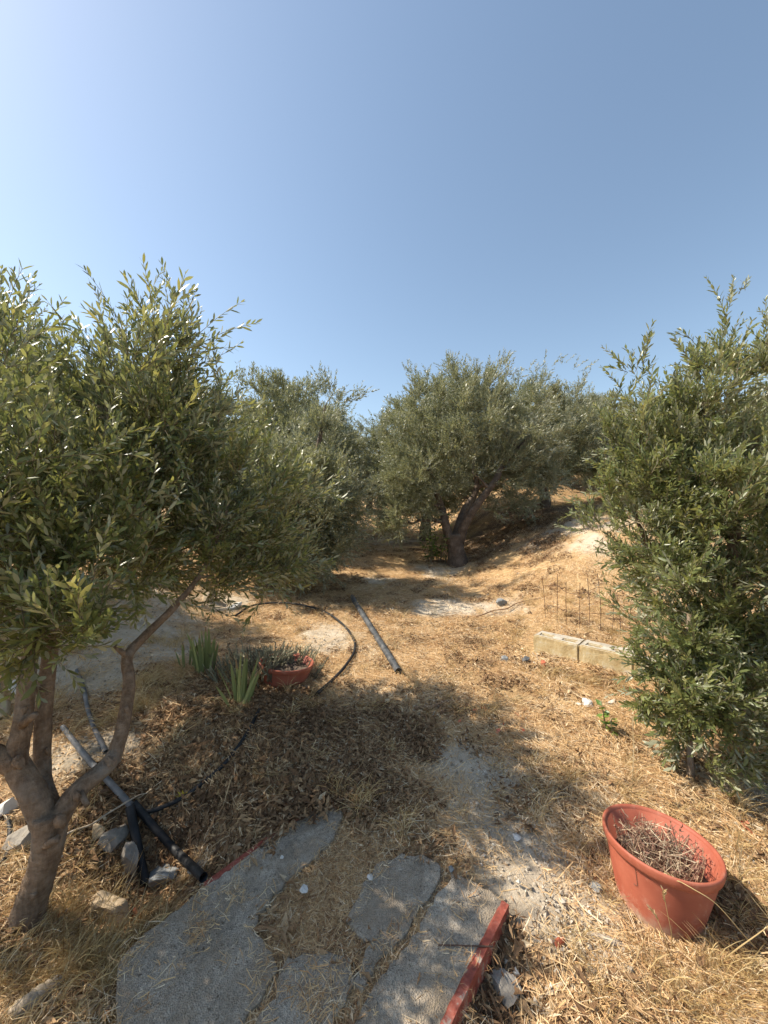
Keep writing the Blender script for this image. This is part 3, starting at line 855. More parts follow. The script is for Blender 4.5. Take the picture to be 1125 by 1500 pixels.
BACK = [  # proto, pixel column, depth, turn, size, label
    (0, 388, 8.6, 0.4, 1.0, 'tall sparse-topped olive rising above the near left crown'),
    (1, 622, 10.4, 1.9, 1.05, 'olive tree left of the middle one, closing the end of the path'),
    (2, 800, 9.0, 2.7, .80, 'olive on the bank just right of the old middle tree'),
    (0, 892, 9.6, 4.0, .64, 'olive on top of the bank beside the right bush'),
    (1, 470, 12.0, 5.2, 1.0, 'olive far down the left side of the path'),
    (2, 1010, 9.5, 1.1, .62, 'olive behind the right bush, mostly hidden'),
    (0, 690, 14.0, 3.1, 1.08, 'olive in the row behind the old middle tree'),
    (1, 230, 9.5, 0.9, 1.05, 'olive hidden behind the near left crown'),
    (2, 540, 21.0, 0.2, 1.2, 'farthest olive in the gap above the path'),
    (0, 860, 15.0, 5.9, .8, 'olive deep behind the bank'),
    (1, 60, 8.0, 2.2, 1.0, 'olive at the far left edge behind the near trunk'),
    (2, 380, 16.5, 4.6, 1.1, 'distant olive between the two left trees'),
    (2, -95, 3.7, 2.3, .85, 'olive cut off by the left edge behind the near forked trunk'),
    (0, 452, 10.4, 5.0, 1.0, 'olive filling the notch left of the path'),
    (0, 640, 19.5, 1.4, 1.15, 'olive at the far end above the middle of the path'),
    (1, 770, 20.5, 2.9, .9, 'olive in the last row behind the old middle tree'),
    (2, 900, 20.0, 0.7, .8, 'olive in the last row above the bank'),
    (0, 1010, 17.0, 2.0, .8, 'olive in the last row behind the right bush'),
    (1, 830, 11.5, 4.4, .72, 'olive with low branches just behind the bank crest'),
    (2, 940, 12.5, 5.5, .66, 'low-branched olive between bank crest and right bush'),
    (1, 460, 20.0, 3.3, 1.2, 'olive in the last row left of the path'),
    (1, 1120, 13.5, 3.7, .8, 'olive at the far right edge behind the bush'),
]
for i, (k, px, d, rz, sc, lab) in enumerate(BACK):
    x, y = far_at(px, d)
    loc = Vector((x, y, tz(x, y)))
    t = copy_tree(PROTO_TREES[k], loc, rz, sc)
    t['label'] = lab; t['group'] = 'olive trees in the grove'
for t in PROTO_TREES:
    for ch in list(t.children): bpy.data.objects.remove(ch)
    bpy.data.objects.remove(t)

# ------------------------------------------------------------------ straw, litter, dry grass, gravel (nobody could count these)
def strip(mb, pts, w, up, r):
    v, f = [], []
    n = len(pts)
    for i, p in enumerate(pts):
        t = (pts[min(i + 1, n - 1)] - pts[max(i - 1, 0)]).normalized()
        s = t.cross(up)
        s = s.normalized() if s.length > 1e-4 else Vector((1, 0, 0))
        ww = w * (1 if i < n - 1 else .25)
        v += [p - s * ww / 2, p + s * ww / 2]
    for i in range(n - 1):
        f.append((2 * i, 2 * i + 1, 2 * i + 3, 2 * i + 2))
    mb.add(v, f, r)

def rv(s=1): return Vector((random.gauss(0, s), random.gauss(0, s), random.gauss(0, s)))

def straw_patch(n, rad, lmin, lmax, w, h, swath=False):
    mb = MB(); main = random.uniform(0, 6.28)
    for _ in range(n):
        a = random.uniform(0, 6.28); rr = rad * math.sqrt(random.random())
        c = Vector((rr * math.cos(a), rr * math.sin(a), abs(random.gauss(0, h)) + .002))
        b_ = random.gauss(main, .45) if swath else random.uniform(0, 6.28); L = random.uniform(lmin, lmax) * random.choice((.35, .6, 1, 1))
        d = Vector((math.cos(b_), math.sin(b_), random.gauss(0, .13)))
        side = Vector((-d.y, d.x, 0)) * random.gauss(0, .16) * L + Vector((0, 0, random.gauss(0, .06) * L))
        pts = [c - d * L / 2, c + side * .5, c + d * L / 2]
        for p in pts: p.z = max(p.z, -.004)
        strip(mb, pts, w * random.choice((.5, .7, 1, 1.3, 2.2)), Vector((0, 0, 1)) + rv(.5), min(1, max(0, random.gauss(.52, .3))))
    return mb.mesh('straw')

def chip_patch(n, rad):
    mb = MB()
    for _ in range(n):
        a = random.uniform(0, 6.28); rr = rad * math.sqrt(random.random())
        c = Vector((rr * math.cos(a), rr * math.sin(a), abs(random.gauss(0, .010)) + .003))
        L = random.uniform(.012, .055) * random.choice((.6, 1, 1, 1.3)); wv = L * random.uniform(.12, .4)
        q = Euler((random.gauss(0, .4), random.gauss(0, .5), random.uniform(0, 6.28))).to_matrix()
        cu = random.uniform(-.25, .25) * L
        pts = [Vector((0, -L / 2, cu)), Vector((-wv / 2, 0, wv * .2)), Vector((0, 0, -.0)), Vector((wv / 2, 0, wv * .2)), Vector((0, L / 2, cu))]
        mb.add([q @ p + c for p in pts], [(0, 2, 1), (0, 3, 2), (1, 2, 4), (2, 3, 4)], min(1, max(0, random.gauss(.45, .25))))
    return mb.mesh('chip')

def tuft(n, h, spread, w=.0015):
    mb = MB()
    for _ in range(n):
        a = random.uniform(0, 6.28)
        base = Vector((random.gauss(0, .018), random.gauss(0, .018), -.01))
        L = h * random.uniform(.45, 1.15)
        out = Vector((math.cos(a), math.sin(a), 0)) * spread * random.uniform(.2, 1.2)
        pts = [base + (Vector((0, 0, 1)) * t * (1 - .38 * spread * t) + out * t * t) * L for t in (0, .3, .6, .85, 1)]
        strip(mb, pts, w * random.uniform(.7, 1.5), Vector((math.cos(a + .7), math.sin(a + .7), .3)), min(1, max(0, random.gauss(.55, .25))))
    return mb.mesh('tuft')

def rock_mesh(name, seed, size, cuts=13, sub=4, rough=.03):
    r_ = random.Random(seed)
    bm = bmesh.new()
    bmesh.ops.create_icosphere(bm, subdivisions=sub, radius=1)
    pl = []
    for _ in range(cuts):
        n = Vector((r_.gauss(0, 1), r_.gauss(0, 1), r_.gauss(0, 1))).normalized()
        pl.append((n, r_.uniform(.42, .8)))
    for v in bm.verts:
        p = v.co
        for n, d in pl:
            e = p.dot(n) - d
            if e > 0: p -= n * e
        ph = seed * 1.7
        p *= 1 + rough * (math.sin(p.x * 7 + ph) * math.sin(p.y * 8 + ph * 2) + .6 * math.sin(p.z * 13 + p.x * 11 + ph))
        v.co = Vector((p.x * size[0], p.y * size[1], p.z * size[2]))
    me = bpy.data.meshes.new(name); bm.to_mesh(me); bm.free()
    return me

def pebble_patch(n, rad):
    mb = MB()
    for _ in range(n):
        a = random.uniform(0, 6.28); rr = rad * math.sqrt(random.random())
        s = random.uniform(.002, .007) * random.choice((1, 1, 1.7))
        q = Euler((random.uniform(0, 6), random.uniform(0, 6), random.uniform(0, 6))).to_matrix()
        ring = [Vector((1, 0, 0)), Vector((0, 1, 0)), Vector((-1, 0, 0)), Vector((0, -1, 0)), Vector((0, 0, .7)), Vector((0, 0, -.7))]
        v = [q @ (p * s * random.uniform(.7, 1.2)) + Vector((rr * math.cos(a), rr * math.sin(a), s * .3)) for p in ring]
        mb.add(v, [(0, 1, 4), (1, 2, 4), (2, 3, 4), (3, 0, 4), (1, 0, 5), (2, 1, 5), (3, 2, 5), (0, 3, 5)], random.random())
    return mb.mesh('pebbles')

def surf(x, y):
    z = terrain(x, y)
    ins = in_poly(x, y, SLAB_OUT)
    zs = SLAB_K * y + SLAB_C - .019
    on = np.zeros(np.shape(x), bool)
    for q in PIECES: on |= in_poly(x, y, q)
    return np.where(ins, np.where(on, zs + .020, zs), z), ins, on

def scatter(name, label, xy, scale, protos, mat, lift=0.0, tilt=True):
    x, y = xy[:, 0], xy[:, 1]
    z, ins, on = surf(x, y)
    e = .05
    sx_ = (smooth_terrain(x + e, y) - smooth_terrain(x - e, y)) / (2 * e); sy_ = (smooth_terrain(x, y + e) - smooth_terrain(x, y - e)) / (2 * e)
    sx_ = np.where(ins, 0, sx_); sy_ = np.where(ins, .08, sy_)
    rot = np.zeros((len(x), 3))
    for i in range(len(x)):
        nrm = Vector((-sx_[i], -sy_[i], 1)) if tilt else Vector((0, 0, 1))
        q = Vector((0, 0, 1)).rotation_difference(nrm) @ Quaternion((0, 0, 1), random.uniform(0, 6.283))
        rot[i] = q.to_euler()
    me = bpy.data.meshes.new(name)
    me.vertices.add(len(x)); me.vertices.foreach_set('co', np.stack([x, y, z + lift], 1).astype(np.float32).ravel())
    for nm, ty, key, val in (('rot', 'FLOAT_VECTOR', 'vector', rot.astype(np.float32)), ('scl', 'FLOAT', 'value', scale.astype(np.float32)),
                             ('idx', 'INT', 'value', np.random.default_rng(3).integers(0, len(protos), len(x)).astype(np.int32))):
        a = me.attributes.new(nm, ty, 'POINT'); a.data.foreach_set(key, val.ravel())
    me.update()
    o = tag(link(name, me), label, name.replace('_', ' '), kind='stuff')
    c = bpy.data.collections.new(name + '_pieces')
    for k, pm2 in enumerate(protos):
        pm2.materials.append(mat)
        po = bpy.data.objects.new(name + '_piece_%02d' % k, pm2)
        c.objects.link(po)
    ng = bpy.data.node_groups.new(name, 'GeometryNodeTree')
    ng.interface.new_socket('Geometry', in_out='INPUT', socket_type='NodeSocketGeometry')
    ng.interface.new_socket('Geometry', in_out='OUTPUT', socket_type='NodeSocketGeometry')
    gi = ng.nodes.new('NodeGroupInput'); go = ng.nodes.new('NodeGroupOutput')
    ci = ng.nodes.new('GeometryNodeCollectionInfo'); ci.inputs['Collection'].default_value = c
    ci.inputs['Separate Children'].default_value = True; ci.inputs['Reset Children'].default_value = True
    ip = ng.nodes.new('GeometryNodeInstanceOnPoints'); ip.inputs['Pick Instance'].default_value = True
    def na(nm, ty):
        n = ng.nodes.new('GeometryNodeInputNamedAttribute'); n.data_type = ty; n.inputs['Name'].default_value = nm
        return n.outputs['Attribute']
    ng.links.new(gi.outputs[0], ip.inputs['Points']); ng.links.new(ci.outputs[0], ip.inputs['Instance'])
    ng.links.new(na('idx', 'INT'), ip.inputs['Instance Index'])
    e2r = ng.nodes.new('FunctionNodeEulerToRotation'); ng.links.new(na('rot', 'FLOAT_VECTOR'), e2r.inputs[0])
    ng.links.new(e2r.outputs[0], ip.inputs['Rotation'])
    ng.links.new(na('scl', 'FLOAT'), ip.inputs['Scale'])
    ng.links.new(ip.outputs[0], go.inputs[0])
    md = o.modifiers.new('scatter', 'NODES'); md.node_group = ng
    return o

def field(n, rmin, rmax, power, ang=64):
    """places over the ground around the viewpoint, thinning with distance"""
    u = rng.random(n)
    k = 2 - power
    r_ = (rmin ** k + u * (rmax ** k - rmin ** k)) ** (1 / k)
    a = rng.uniform(-R(ang), R(ang), n)
    return np.stack([r_ * np.sin(a), r_ * np.cos(a)], 1), r_

random.seed(5)
POT_XY = (1.07, 1.5)
pt, rr_ = field(19000, .95, 18, 1.3)
pl = pale_f(pt[:, 0], pt[:, 1]); hu = hum_shade_f(pt[:, 0], pt[:, 1])
zz, ins, on = surf(pt[:, 0], pt[:, 1])
edge = np.zeros(len(pt), bool)
for a_ in range(8):
    for q_ in (.06, .12):
        edge |= surf(pt[:, 0] + q_ * math.cos(a_ * .785), pt[:, 1] + q_ * math.sin(a_ * .785))[2]
dens = (1 - np.where(pt[:, 1] > 2.6, .72, .93) * pl) * (1 - .72 * hu) * np.where(on, 0, np.where(ins, .5, 1)) * np.where(edge & ins, 0, np.where(edge, .35, 1)) * np.clip(.75 + 1.5 * vnoise(pt[:, 0], pt[:, 1], .5, 41) + 1.3 * vnoise(pt[:, 0], pt[:, 1], .17, 42), .05, 1)
ok = (rng.random(len(pt)) < dens) & (np.hypot(pt[:, 0] - POT_XY[0], pt[:, 1] - POT_XY[1]) > .16)
scatter('straw_litter', 'golden straw and dry grass clippings spread over the ground', pt[ok], .85 + .5 * rng.random(ok.sum()) + .035 * rr_[ok],
        [straw_patch(150, .13, .02, .095, .0012, .009, k % 2 == 0) for k in range(10)] + [straw_patch(60, .10, .03, .12, .0014, .016, True) for k in range(2)] + [straw_patch(120, .11, .008, .04, .0018, .006) for _ in range(6)], M['straw'])

# short broken straw on the slab's soil and, thinly, on its pieces
pt = np.stack([rng.uniform(-1.1, .6, 9000), rng.uniform(.7, 2.1, 9000)], 1)
zz, ins, on = surf(pt[:, 0], pt[:, 1])
fr = np.zeros(len(pt), bool)
for a_ in range(8):
    fr |= ~surf(pt[:, 0] + .022 * math.cos(a_ * .785), pt[:, 1] + .022 * math.sin(a_ * .785))[2]
fr &= on & (pt[:, 0] < .12) & (vnoise(pt[:, 0], pt[:, 1], .1, 61) > -.2)
ok = ins & (rng.random(len(pt)) < np.where(fr, .20, np.where(on, np.maximum(.012, .3 * sstep((vnoise(pt[:, 0], pt[:, 1], .2, 51) + .5 * vnoise(pt[:, 0], pt[:, 1], .07, 52) - .27) / .2)), .85)))
scatter('slab_straw', 'short broken straw caught in the gaps of the concrete slab', pt[ok], .7 + .5 * rng.random(ok.sum()), [straw_patch(26, .045, .012, .06, .0013, .005) for _ in range(8)], M['straw'])
pt, rr_ = field(11000, .95, 9, 1.2)
hu = hum_shade_f(pt[:, 0], pt[:, 1]); zz, ins, on = surf(pt[:, 0], pt[:, 1])
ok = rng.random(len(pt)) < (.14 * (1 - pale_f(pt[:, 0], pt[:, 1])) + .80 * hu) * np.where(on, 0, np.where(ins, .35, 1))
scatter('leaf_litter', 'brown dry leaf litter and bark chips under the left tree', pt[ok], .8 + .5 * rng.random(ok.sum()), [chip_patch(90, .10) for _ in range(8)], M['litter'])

pt, rr_ = field(3600, .95, 10, 1.3)
plf = pale_f(pt[:, 0], pt[:, 1]); zz, ins, on = surf(pt[:, 0], pt[:, 1])
ok = rng.random(len(pt)) < (.12 + .8 * plf) * np.where(ins, 0, 1)
scatter('gravel', 'small pale gravel and crumbs of dry earth on bare patches', pt[ok], .8 + .6 * rng.random(ok.sum()), [pebble_patch(34, .12) for _ in range(6)], M['gravel'])

# upright dry grass where the photograph has it
TUFTS = [(1090, 1450, .22, 26), (1000, 1450, .18, 16), (1095, 1330, .12, 10), (1110, 1200, .2, 12), (900, 1470, .15, 8), (60, 1390, .22, 34), (110, 1420, .14, 22), (40, 1460, .16, 20), (150, 1480, .1, 10), (120, 1330, .15, 12), (20, 1300, .2, 14),
         (110, 1180, .1, 5), (230, 1000, .22, 22), (250, 940, .2, 16), (180, 1050, .15, 12), (60, 1440, .15, 12), (250, 1370, .09, 8), (210, 1030, .1, 10), (860, 900, .35, 16), (760, 935, .12, 6), (800, 985, .10, 9), (850, 1000, .10, 9), (900, 1010, .1, 7),
         (800, 870, .4, 12), (1060, 1250, .25, 8), (940, 1170, .15, 5), (400, 850, .3, 8), (930, 930, .3, 12), (20, 1060, .3, 10), (150, 1420, .1, 9)]
tp = []
for x, y, r_, n in TUFTS:
    c = hit(x, y)
    for _ in range(n):
        tp.append((c.x + random.gauss(0, r_ * .6), c.y + random.gauss(0, r_ * .6)))
pt, rr_ = field(1500, 1.4, 15, .9)
tp = np.array(tp + [tuple(p) for p in pt])
zz, ins, on = surf(tp[:, 0], tp[:, 1])
ok = (~ins) & (np.hypot(tp[:, 0] - POT_XY[0], tp[:, 1] - POT_XY[1]) > .19) & (tp[:, 1] > .9)
scatter('dry_grass', 'tufts of upright dead grass around the pot, trunk and bank', tp[ok], .55 + .75 * rng.random(ok.sum()),
        [tuft(34, .11, .9) for _ in range(5)] + [tuft(24, .16, .65) for _ in range(3)], M['dry_grass'], tilt=False)

# ------------------------------------------------------------------ flower pots
def lathe(prof, n=64, ribs=None):
    v, f = [], []
    for i, (r_, z) in enumerate(prof):
        for j in range(n):
            a = 2 * math.pi * j / n
            v.append((r_ * math.cos(a), r_ * math.sin(a), z))
    for i in range(len(prof) - 1):
        for j in range(n):
            k = (j + 1) % n
            f.append((i * n + j, i * n + k, (i + 1) * n + k, (i + 1) * n + j))
    return v, f

def make_pot(loc, rt, rbt, h, label, tiltv, soil_z):
    root = empty('flower_pot', loc, label, 'pot')
    root.rotation_euler = tiltv
    prof = [(0.0, 0.0), (rbt * .96, 0.0), (rbt, .006)]
    nr = 26
    for i in range(nr + 1):                       # fine turning ribs
        t = i / nr
        r_ = rbt + (rt * .93 - rbt) * (t ** .9)
        z = .006 + t * (h - .05)
        prof += [(r_, z), (r_ - .0024, z + .35 * (h - .05) / nr)]
    prof += [(rt * .93, h - .036)]
    inner = [(rt * .93, h - .012), (rt * .915, h - .012), (rbt + .0 , soil_z * .3), (0, soil_z * .3)]
    v, f = lathe(prof + inner)
    mb = MB(); mb.add(v, f)
    o = bpy.data.objects.new('body', mb.mesh('body', True)); o.data.materials.append(M['pot']); COL.objects.link(o); o.parent = root
    rim = [(rt * .932, h - .040), (rt * .975, h - .036), (rt * .99, h - .028), (rt, h - .018), (rt * 1.004, h - .008), (rt * .998, h - .001), (rt * .975, h + .001), (rt * .94, h - .004), (rt * .918, h - .014), (rt * .916, h - .030)]
    v, f = lathe(rim)
    mb = MB(); mb.add(v, f)
    o = bpy.data.objects.new('rim', mb.mesh('rim', True)); o.data.materials.append(M['pot']); COL.objects.link(o); o.parent = root
    # soil, uneven
    v, f = [], []
    rs = (rbt + (rt * .9 - rbt) * soil_z / h) * .99
    for i in range(7):
        for j in range(36):
            a = 2 * math.pi * j / 36; q = rs * i / 6
            v.append((q * math.cos(a), q * math.sin(a), soil_z + random.uniform(-.012, .012) * (i < 6)))
    for i in range(6):
        for j in range(36):
            k = (j + 1) % 36
            f.append((i * 36 + j, i * 36 + k, (i + 1) * 36 + k, (i + 1) * 36 + j))
    mb = MB(); mb.add(v, f)
    o = bpy.data.objects.new('soil', mb.mesh('soil', True)); o.data.materials.append(M['soil']); COL.objects.link(o); o.parent = root
    return root

random.seed(12)
pz = tz(*POT_XY) - .015
pot_root = make_pot(Vector((*POT_XY, pz)), .197, .135, .30 - pz + .012, 'large terracotta-coloured pot with dead plant at the lower right', (R(-3), R(4), 0), .15)
HP = .30 - pz + .012
def on_pot(deg, z):
    t = (z - .006) / (HP - .05); r_ = .135 + (.197 * .93 - .135) * max(t, 0) ** .9
    return (( r_ + .0004) * math.cos(R(deg)), (r_ + .0004) * math.sin(R(deg)), z)
mb = MB(); mb.tube([on_pot(211, HP - .045), on_pot(211.5, HP - .075), on_pot(212, HP - .105), on_pot(210, HP - .112), on_pot(207.5, HP - .110)], .0009, 5)
oc = bpy.data.objects.new('crack', mb.mesh('crack')); oc.data.materials.append(M['soil']); COL.objects.link(oc); oc.parent = pot_root
oc['label'] = 'dark hooked crack in the pot wall'
p2 = Vector((-.80, 3.08, 0)); p2.z = tz(p2.x, p2.y) - .06
make_pot(p2, .215, .15, .40 - p2.z, 'smaller terracotta pot half sunk among irises on the left', (R(3), R(5), 1.0), .15)

def plant(name, label, cat, loc, parts):
    root = empty(name, loc, label, cat)
    for nm, me, mat in parts:
        o = link(nm, me, mat, root); o['kind'] = 'stuff'
    return root

# dead plant in the large pot: wiry stems, clinging dry leaves, straw lying on top
mbs, mbl = MB(), MB()
c = Vector((POT_XY[0], POT_XY[1], pz + .14))
for _ in range(230):
    a = random.uniform(0, 6.28); q = .125 * math.sqrt(random.random())
    b0 = c + Vector((q * math.cos(a), q * math.sin(a), -.01))
    L = random.uniform(.04, .19)
    d = Vector((random.gauss(0, .45), random.gauss(0, .45), 1)).normalized()
    tip = b0 + d * L
    off = Vector((tip.x - c.x, tip.y - c.y, 0))
    lim = .13 + .15 * max(0, tip.z - c.z - .03)
    if off.length > lim: tip -= off * (1 - lim / off.length)
    mid = (b0 + tip) / 2 + rv(.008)
    mbs.tube([b0, mid, tip], [.0015, .0012, .0006], 4, r=random.random() * .8)
    for k in range(12):
        p = b0.lerp(tip, random.uniform(.25, 1)); t = rv(1).normalized() * random.uniform(.012, .028)
        if math.hypot(p.x + t.x - c.x, p.y + t.y - c.y) > .135: t = t * .3
        strip(mbl, [p, p + t * .5 + rv(.002), p + t], random.uniform(.002, .005), rv(1), random.uniform(0, .6))
for _ in range(330):
    a = random.uniform(0, 6.28); q = .13 * math.sqrt(random.random())
    b0 = c + Vector((q * math.cos(a), q * math.sin(a), random.uniform(.02, .13)))
    t = Vector((random.gauss(0, 1), random.gauss(0, 1), random.gauss(0, .35))).normalized() * random.uniform(.02, .06)
    e0, e1 = b0 - t, b0 + t
    if max(math.hypot(e.x - c.x, e.y - c.y) for e in (e0, e1)) > .145: continue
    strip(mbl, [e0, b0 + rv(.004), e1], random.uniform(.0015, .003), rv(1), random.uniform(.5, 1))
plant('dead_plant', 'dead wiry plant with straw filling the large pot', 'plant', c, [('stems', mbs.mesh('stems'), M['dead_plant']), ('dry_leaves', mbl.mesh('dry_leaves'), M['dead_plant'])])

# grey succulent stems spilling behind the small pot
mbs = MB()
c2 = Vector((p2.x - .10, p2.y + .02, p2.z + .15))
for _ in range(420):
    a = random.uniform(0, 6.28); q = random.uniform(0, .36)
    b0 = Vector((c2.x - .08 + q * math.cos(a) * 1.2, c2.y + .06 + q * math.sin(a) * .8, 0)); b0.z = max(tz(b0.x, b0.y), p2.z + .12 if (b0 - Vector((p2.x, p2.y, 0))).length < .2 else -9) - .01
    if (Vector((b0.x, b0.y, 0)) - Vector((p2.x + .06, p2.y - .04, 0))).length < .15: continue
    L = random.uniform(.08, .2)
    d = Vector((math.cos(a) * .5 + random.gauss(0, .3), math.sin(a) * .4 + random.gauss(0, .3), 1)).normalized()
    mid = b0 + d * L * .5 + rv(.012)
    mbs.tube([b0, mid, b0 + d * L], [.005, .0055, .002], 5, r=random.random())
    for k in range(6):
        p = b0.lerp(b0 + d * L, random.uniform(.3, 1)); t = (d + rv(.6)).normalized() * random.uniform(.025, .05)
        strip(mbs, [p, p + t * .5, p + t], .006, rv(1), random.uniform(.2, 1))
plant('succulent', 'grey-green half-dried succulent spreading behind the small pot', 'plant', c2, [('stems', mbs.mesh('stems'), M['succulent'])])

# irises
def iris(px, py, label, n, h, seed, dry=.25):
    r_ = random.Random(seed)
    base = hit(px, py, -.01)
    root = empty('iris_plant', base, label, 'plant')
    for i in range(n):
        isdry = r_.random() < dry
        fan = (i / (n - 1) - .5) * 2
        L = h * r_.uniform(.6, 1.1) * (1 - .25 * abs(fan))
        az = r_.uniform(-.4, .4)
        lean = fan * .32 + r_.gauss(0, .1)
        if isdry: lean = math.copysign(r_.uniform(.8, 1.3), fan); L *= .8
        d = Vector((math.sin(lean) * math.cos(az), math.sin(lean) * math.sin(az) - .06, math.cos(lean)))
        b0 = base + Vector((fan * .06, r_.gauss(0, .025), 0))
        w = r_.uniform(.020, .030) * (.6 if isdry else 1)
        side = Vector((math.cos(az + r_.gauss(0, .5)), math.sin(az + r_.gauss(0, .5)), 0))
        v, f = [], []
        K = 9
        for k in range(K + 1):
            t = k / K
            p = b0 + d * L * t + Vector((d.x, d.y, 0)) * L * .25 * t * t - Vector((0, 0, 1)) * L * t * t * (.75 * min(1, abs(lean)) if isdry else .10 * abs(lean))
            if p.z < tz(p.x, p.y) + .006: p.z = tz(p.x, p.y) + .006
            ww = w * (.75 + .5 * t) * (1 - t ** 3.0) + .001
            nrm = side.cross(d).normalized() * .0022 * (1 - t)
            v += [p - side * ww / 2, p + nrm, p + side * ww / 2, p - nrm]
        for k in range(K):
            for j in range(4):
                a = k * 4 + j; b2 = k * 4 + (j + 1) % 4
                f.append((a, b2, b2 + 4, a + 4))
        f.append(tuple(range(4 * K, 4 * K + 4)))
        mb = MB(); mb.add(v, f, r_.uniform(.82, 1) if isdry else r_.uniform(0, .65))
        tipk = r_.choice((8, 8, 9, 7, 10))            # withered tips
        for k in range(tipk, K + 1):
            for j in range(4): mb.r[k * 4 + j] = .9
        link('leaf', mb.mesh('leaf'), M['iris'], root)
iris(352, 1030, 'clump of upright yellow-green iris blades in front of the small pot', 20, .40, 1, .3)
iris(300, 985, 'darker iris clump with brown blade tips left of the small pot', 22, .42, 2, .25)
iris(275, 978, 'small drooping iris clump at the far left of the iris bed', 12, .26, 3, .3)

# broad-leaved green shoots at the foot of the old trunk
def leafy(name, label, cat, base, n, h, w, size, mat, seed):
    r_ = random.Random(seed); mbs, mbl = MB(), MB()
    for _ in range(n):
        b0 = base + Vector((r_.gauss(0, w * .4), r_.gauss(0, w * .3), -.01))
        tip = b0 + Vector((r_.gauss(0, w * .35), r_.gauss(0, w * .35), h * r_.uniform(.5, 1.05)))
        mid = (b0 + tip) / 2 + Vector((r_.gauss(0, w * .1), r_.gauss(0, w * .1), 0))
        mbs.tube([b0, mid, tip], [size * .10, size * .07, size * .03], 4, r=.4)
        for k in range(14):
            t = r_.uniform(.15, 1); p = b0.lerp(mid, t * 2) if t < .5 else mid.lerp(tip, t * 2 - 1)
            d = Vector((r_.gauss(0, 1), r_.gauss(0, 1), r_.gauss(0, .5))).normalized() * size * r_.uniform(.7, 1.2)
            s = d.cross(Vector((r_.gauss(0, .4), r_.gauss(0, .4), 1))).normalized() * size * .32
            mbl.add([p, p + d * .45 - s, p + d * .5 - Vector((0, 0, size * .06)), p + d * .45 + s, p + d], [(0, 2, 1), (0, 3, 2), (1, 2, 4), (2, 3, 4)], r_.random())
    plant(name, label, cat, base, [('stems', mbs.mesh('stems'), M['twig']), ('foliage', mbl.mesh('foliage'), mat)])
leafy('leafy_sprout', 'bright green leafy shoots at the foot of the old middle trunk', 'plant', hit(643, 822), 22, .95, .42, .085, M['ivy'], 4)
leafy('leafy_sprout', 'small green seedling growing left of the right bush', 'plant', hit(892, 1072), 2, .20, .05, .05, M['ivy'], 6)
leafy('leafy_sprout', 'bright green low sprout under the right bush', 'plant', hit(1085, 1130), 3, .13, .10, .055, M['ivy'], 9)

def yellow_sprout():
    c = hit(268, 1172); root = empty('yellow_leaf_sprig', c, 'bright yellow withered sprig lying on the dark litter by the hose', 'leaf')
    for k in range(5):
        a = R(20 + 35 * k); d = Vector((math.cos(a) * .045, -.005, math.sin(a) * .045 + .006))
        s = Vector((-d.z, 0, d.x)).normalized() * .008
        mb = MB(); mb.add([c, c + d * .5 - s + Vector((0, .003, 0)), c + d * .5 + Vector((0, -.003, 0)), c + d * .5 + s + Vector((0, .003, 0)), c + d], [(0, 2, 1), (0, 3, 2), (1, 2, 4), (2, 3, 4)], random.random())
        link('leaf', mb.mesh('leaf'), M['yellow_leaf'], root)
yellow_sprout()

# long grass stalks with seed heads near the pot
def stalk(label, pts, seed, r0=.0016):
    r_ = random.Random(seed)
    c = catmull(pts, 6)
    root = empty('grass_stalk', c[0], label, 'grass')
    mb = MB(); mb.tube(c, lerp_list([r0, r0 * .5], len(c)), 5, r=.8)
    link('stem', mb.mesh('stem'), M['dry_grass'], root)
    mb = MB()
    t = (c[-1] - c[-4]).normalized()
    for k in range(26):
        p = c[-1] - t * .05 * r_.random()
        d = (t + Vector((r_.gauss(0, .35), r_.gauss(0, .35), r_.gauss(0, .35)))).normalized() * .016
        strip(mb, [p, p + d * .5, p + d], .003, Vector((r_.gauss(0, 1), r_.gauss(0, 1), r_.gauss(0, 1))), .5 + .4 * r_.random())
    link('seed_head', mb.mesh('seed_head'), M['dry_grass'], root)
stalk('upright dry grass stalk with grey seed head in front of the large pot', [hit(985, 1395), P(983, 1365, 1.27), P(976, 1330, 1.25), P(972, 1305, 1.24)], 1)
stalk('dark thin seed stalk leaning left in front of the large pot', [hit(980, 1400), P(972, 1370, 1.25), P(962, 1345, 1.25), P(952, 1330, 1.25)], 2)
stalk('long pale grass stalk lying across the rim of the large pot', [hit(1112, 1395), P(1090, 1370, 1.27), P(1050, 1325, 1.28), P(1015, 1302, 1.30), P(975, 1280, 1.36)], 3, .0022)
stalk('bent pale grass stalk at the right edge beside the pot', [hit(1050, 1415), P(1080, 1390, 1.25), P(1105, 1372, 1.24), P(1135, 1350, 1.24)], 4, .0022)
stalk('tall thin dry stalk rising behind the large pot', [hit(925, 1165), P(927, 1130, 1.9), P(928, 1090, 1.9), P(926, 1050, 1.9)], 5, .002)

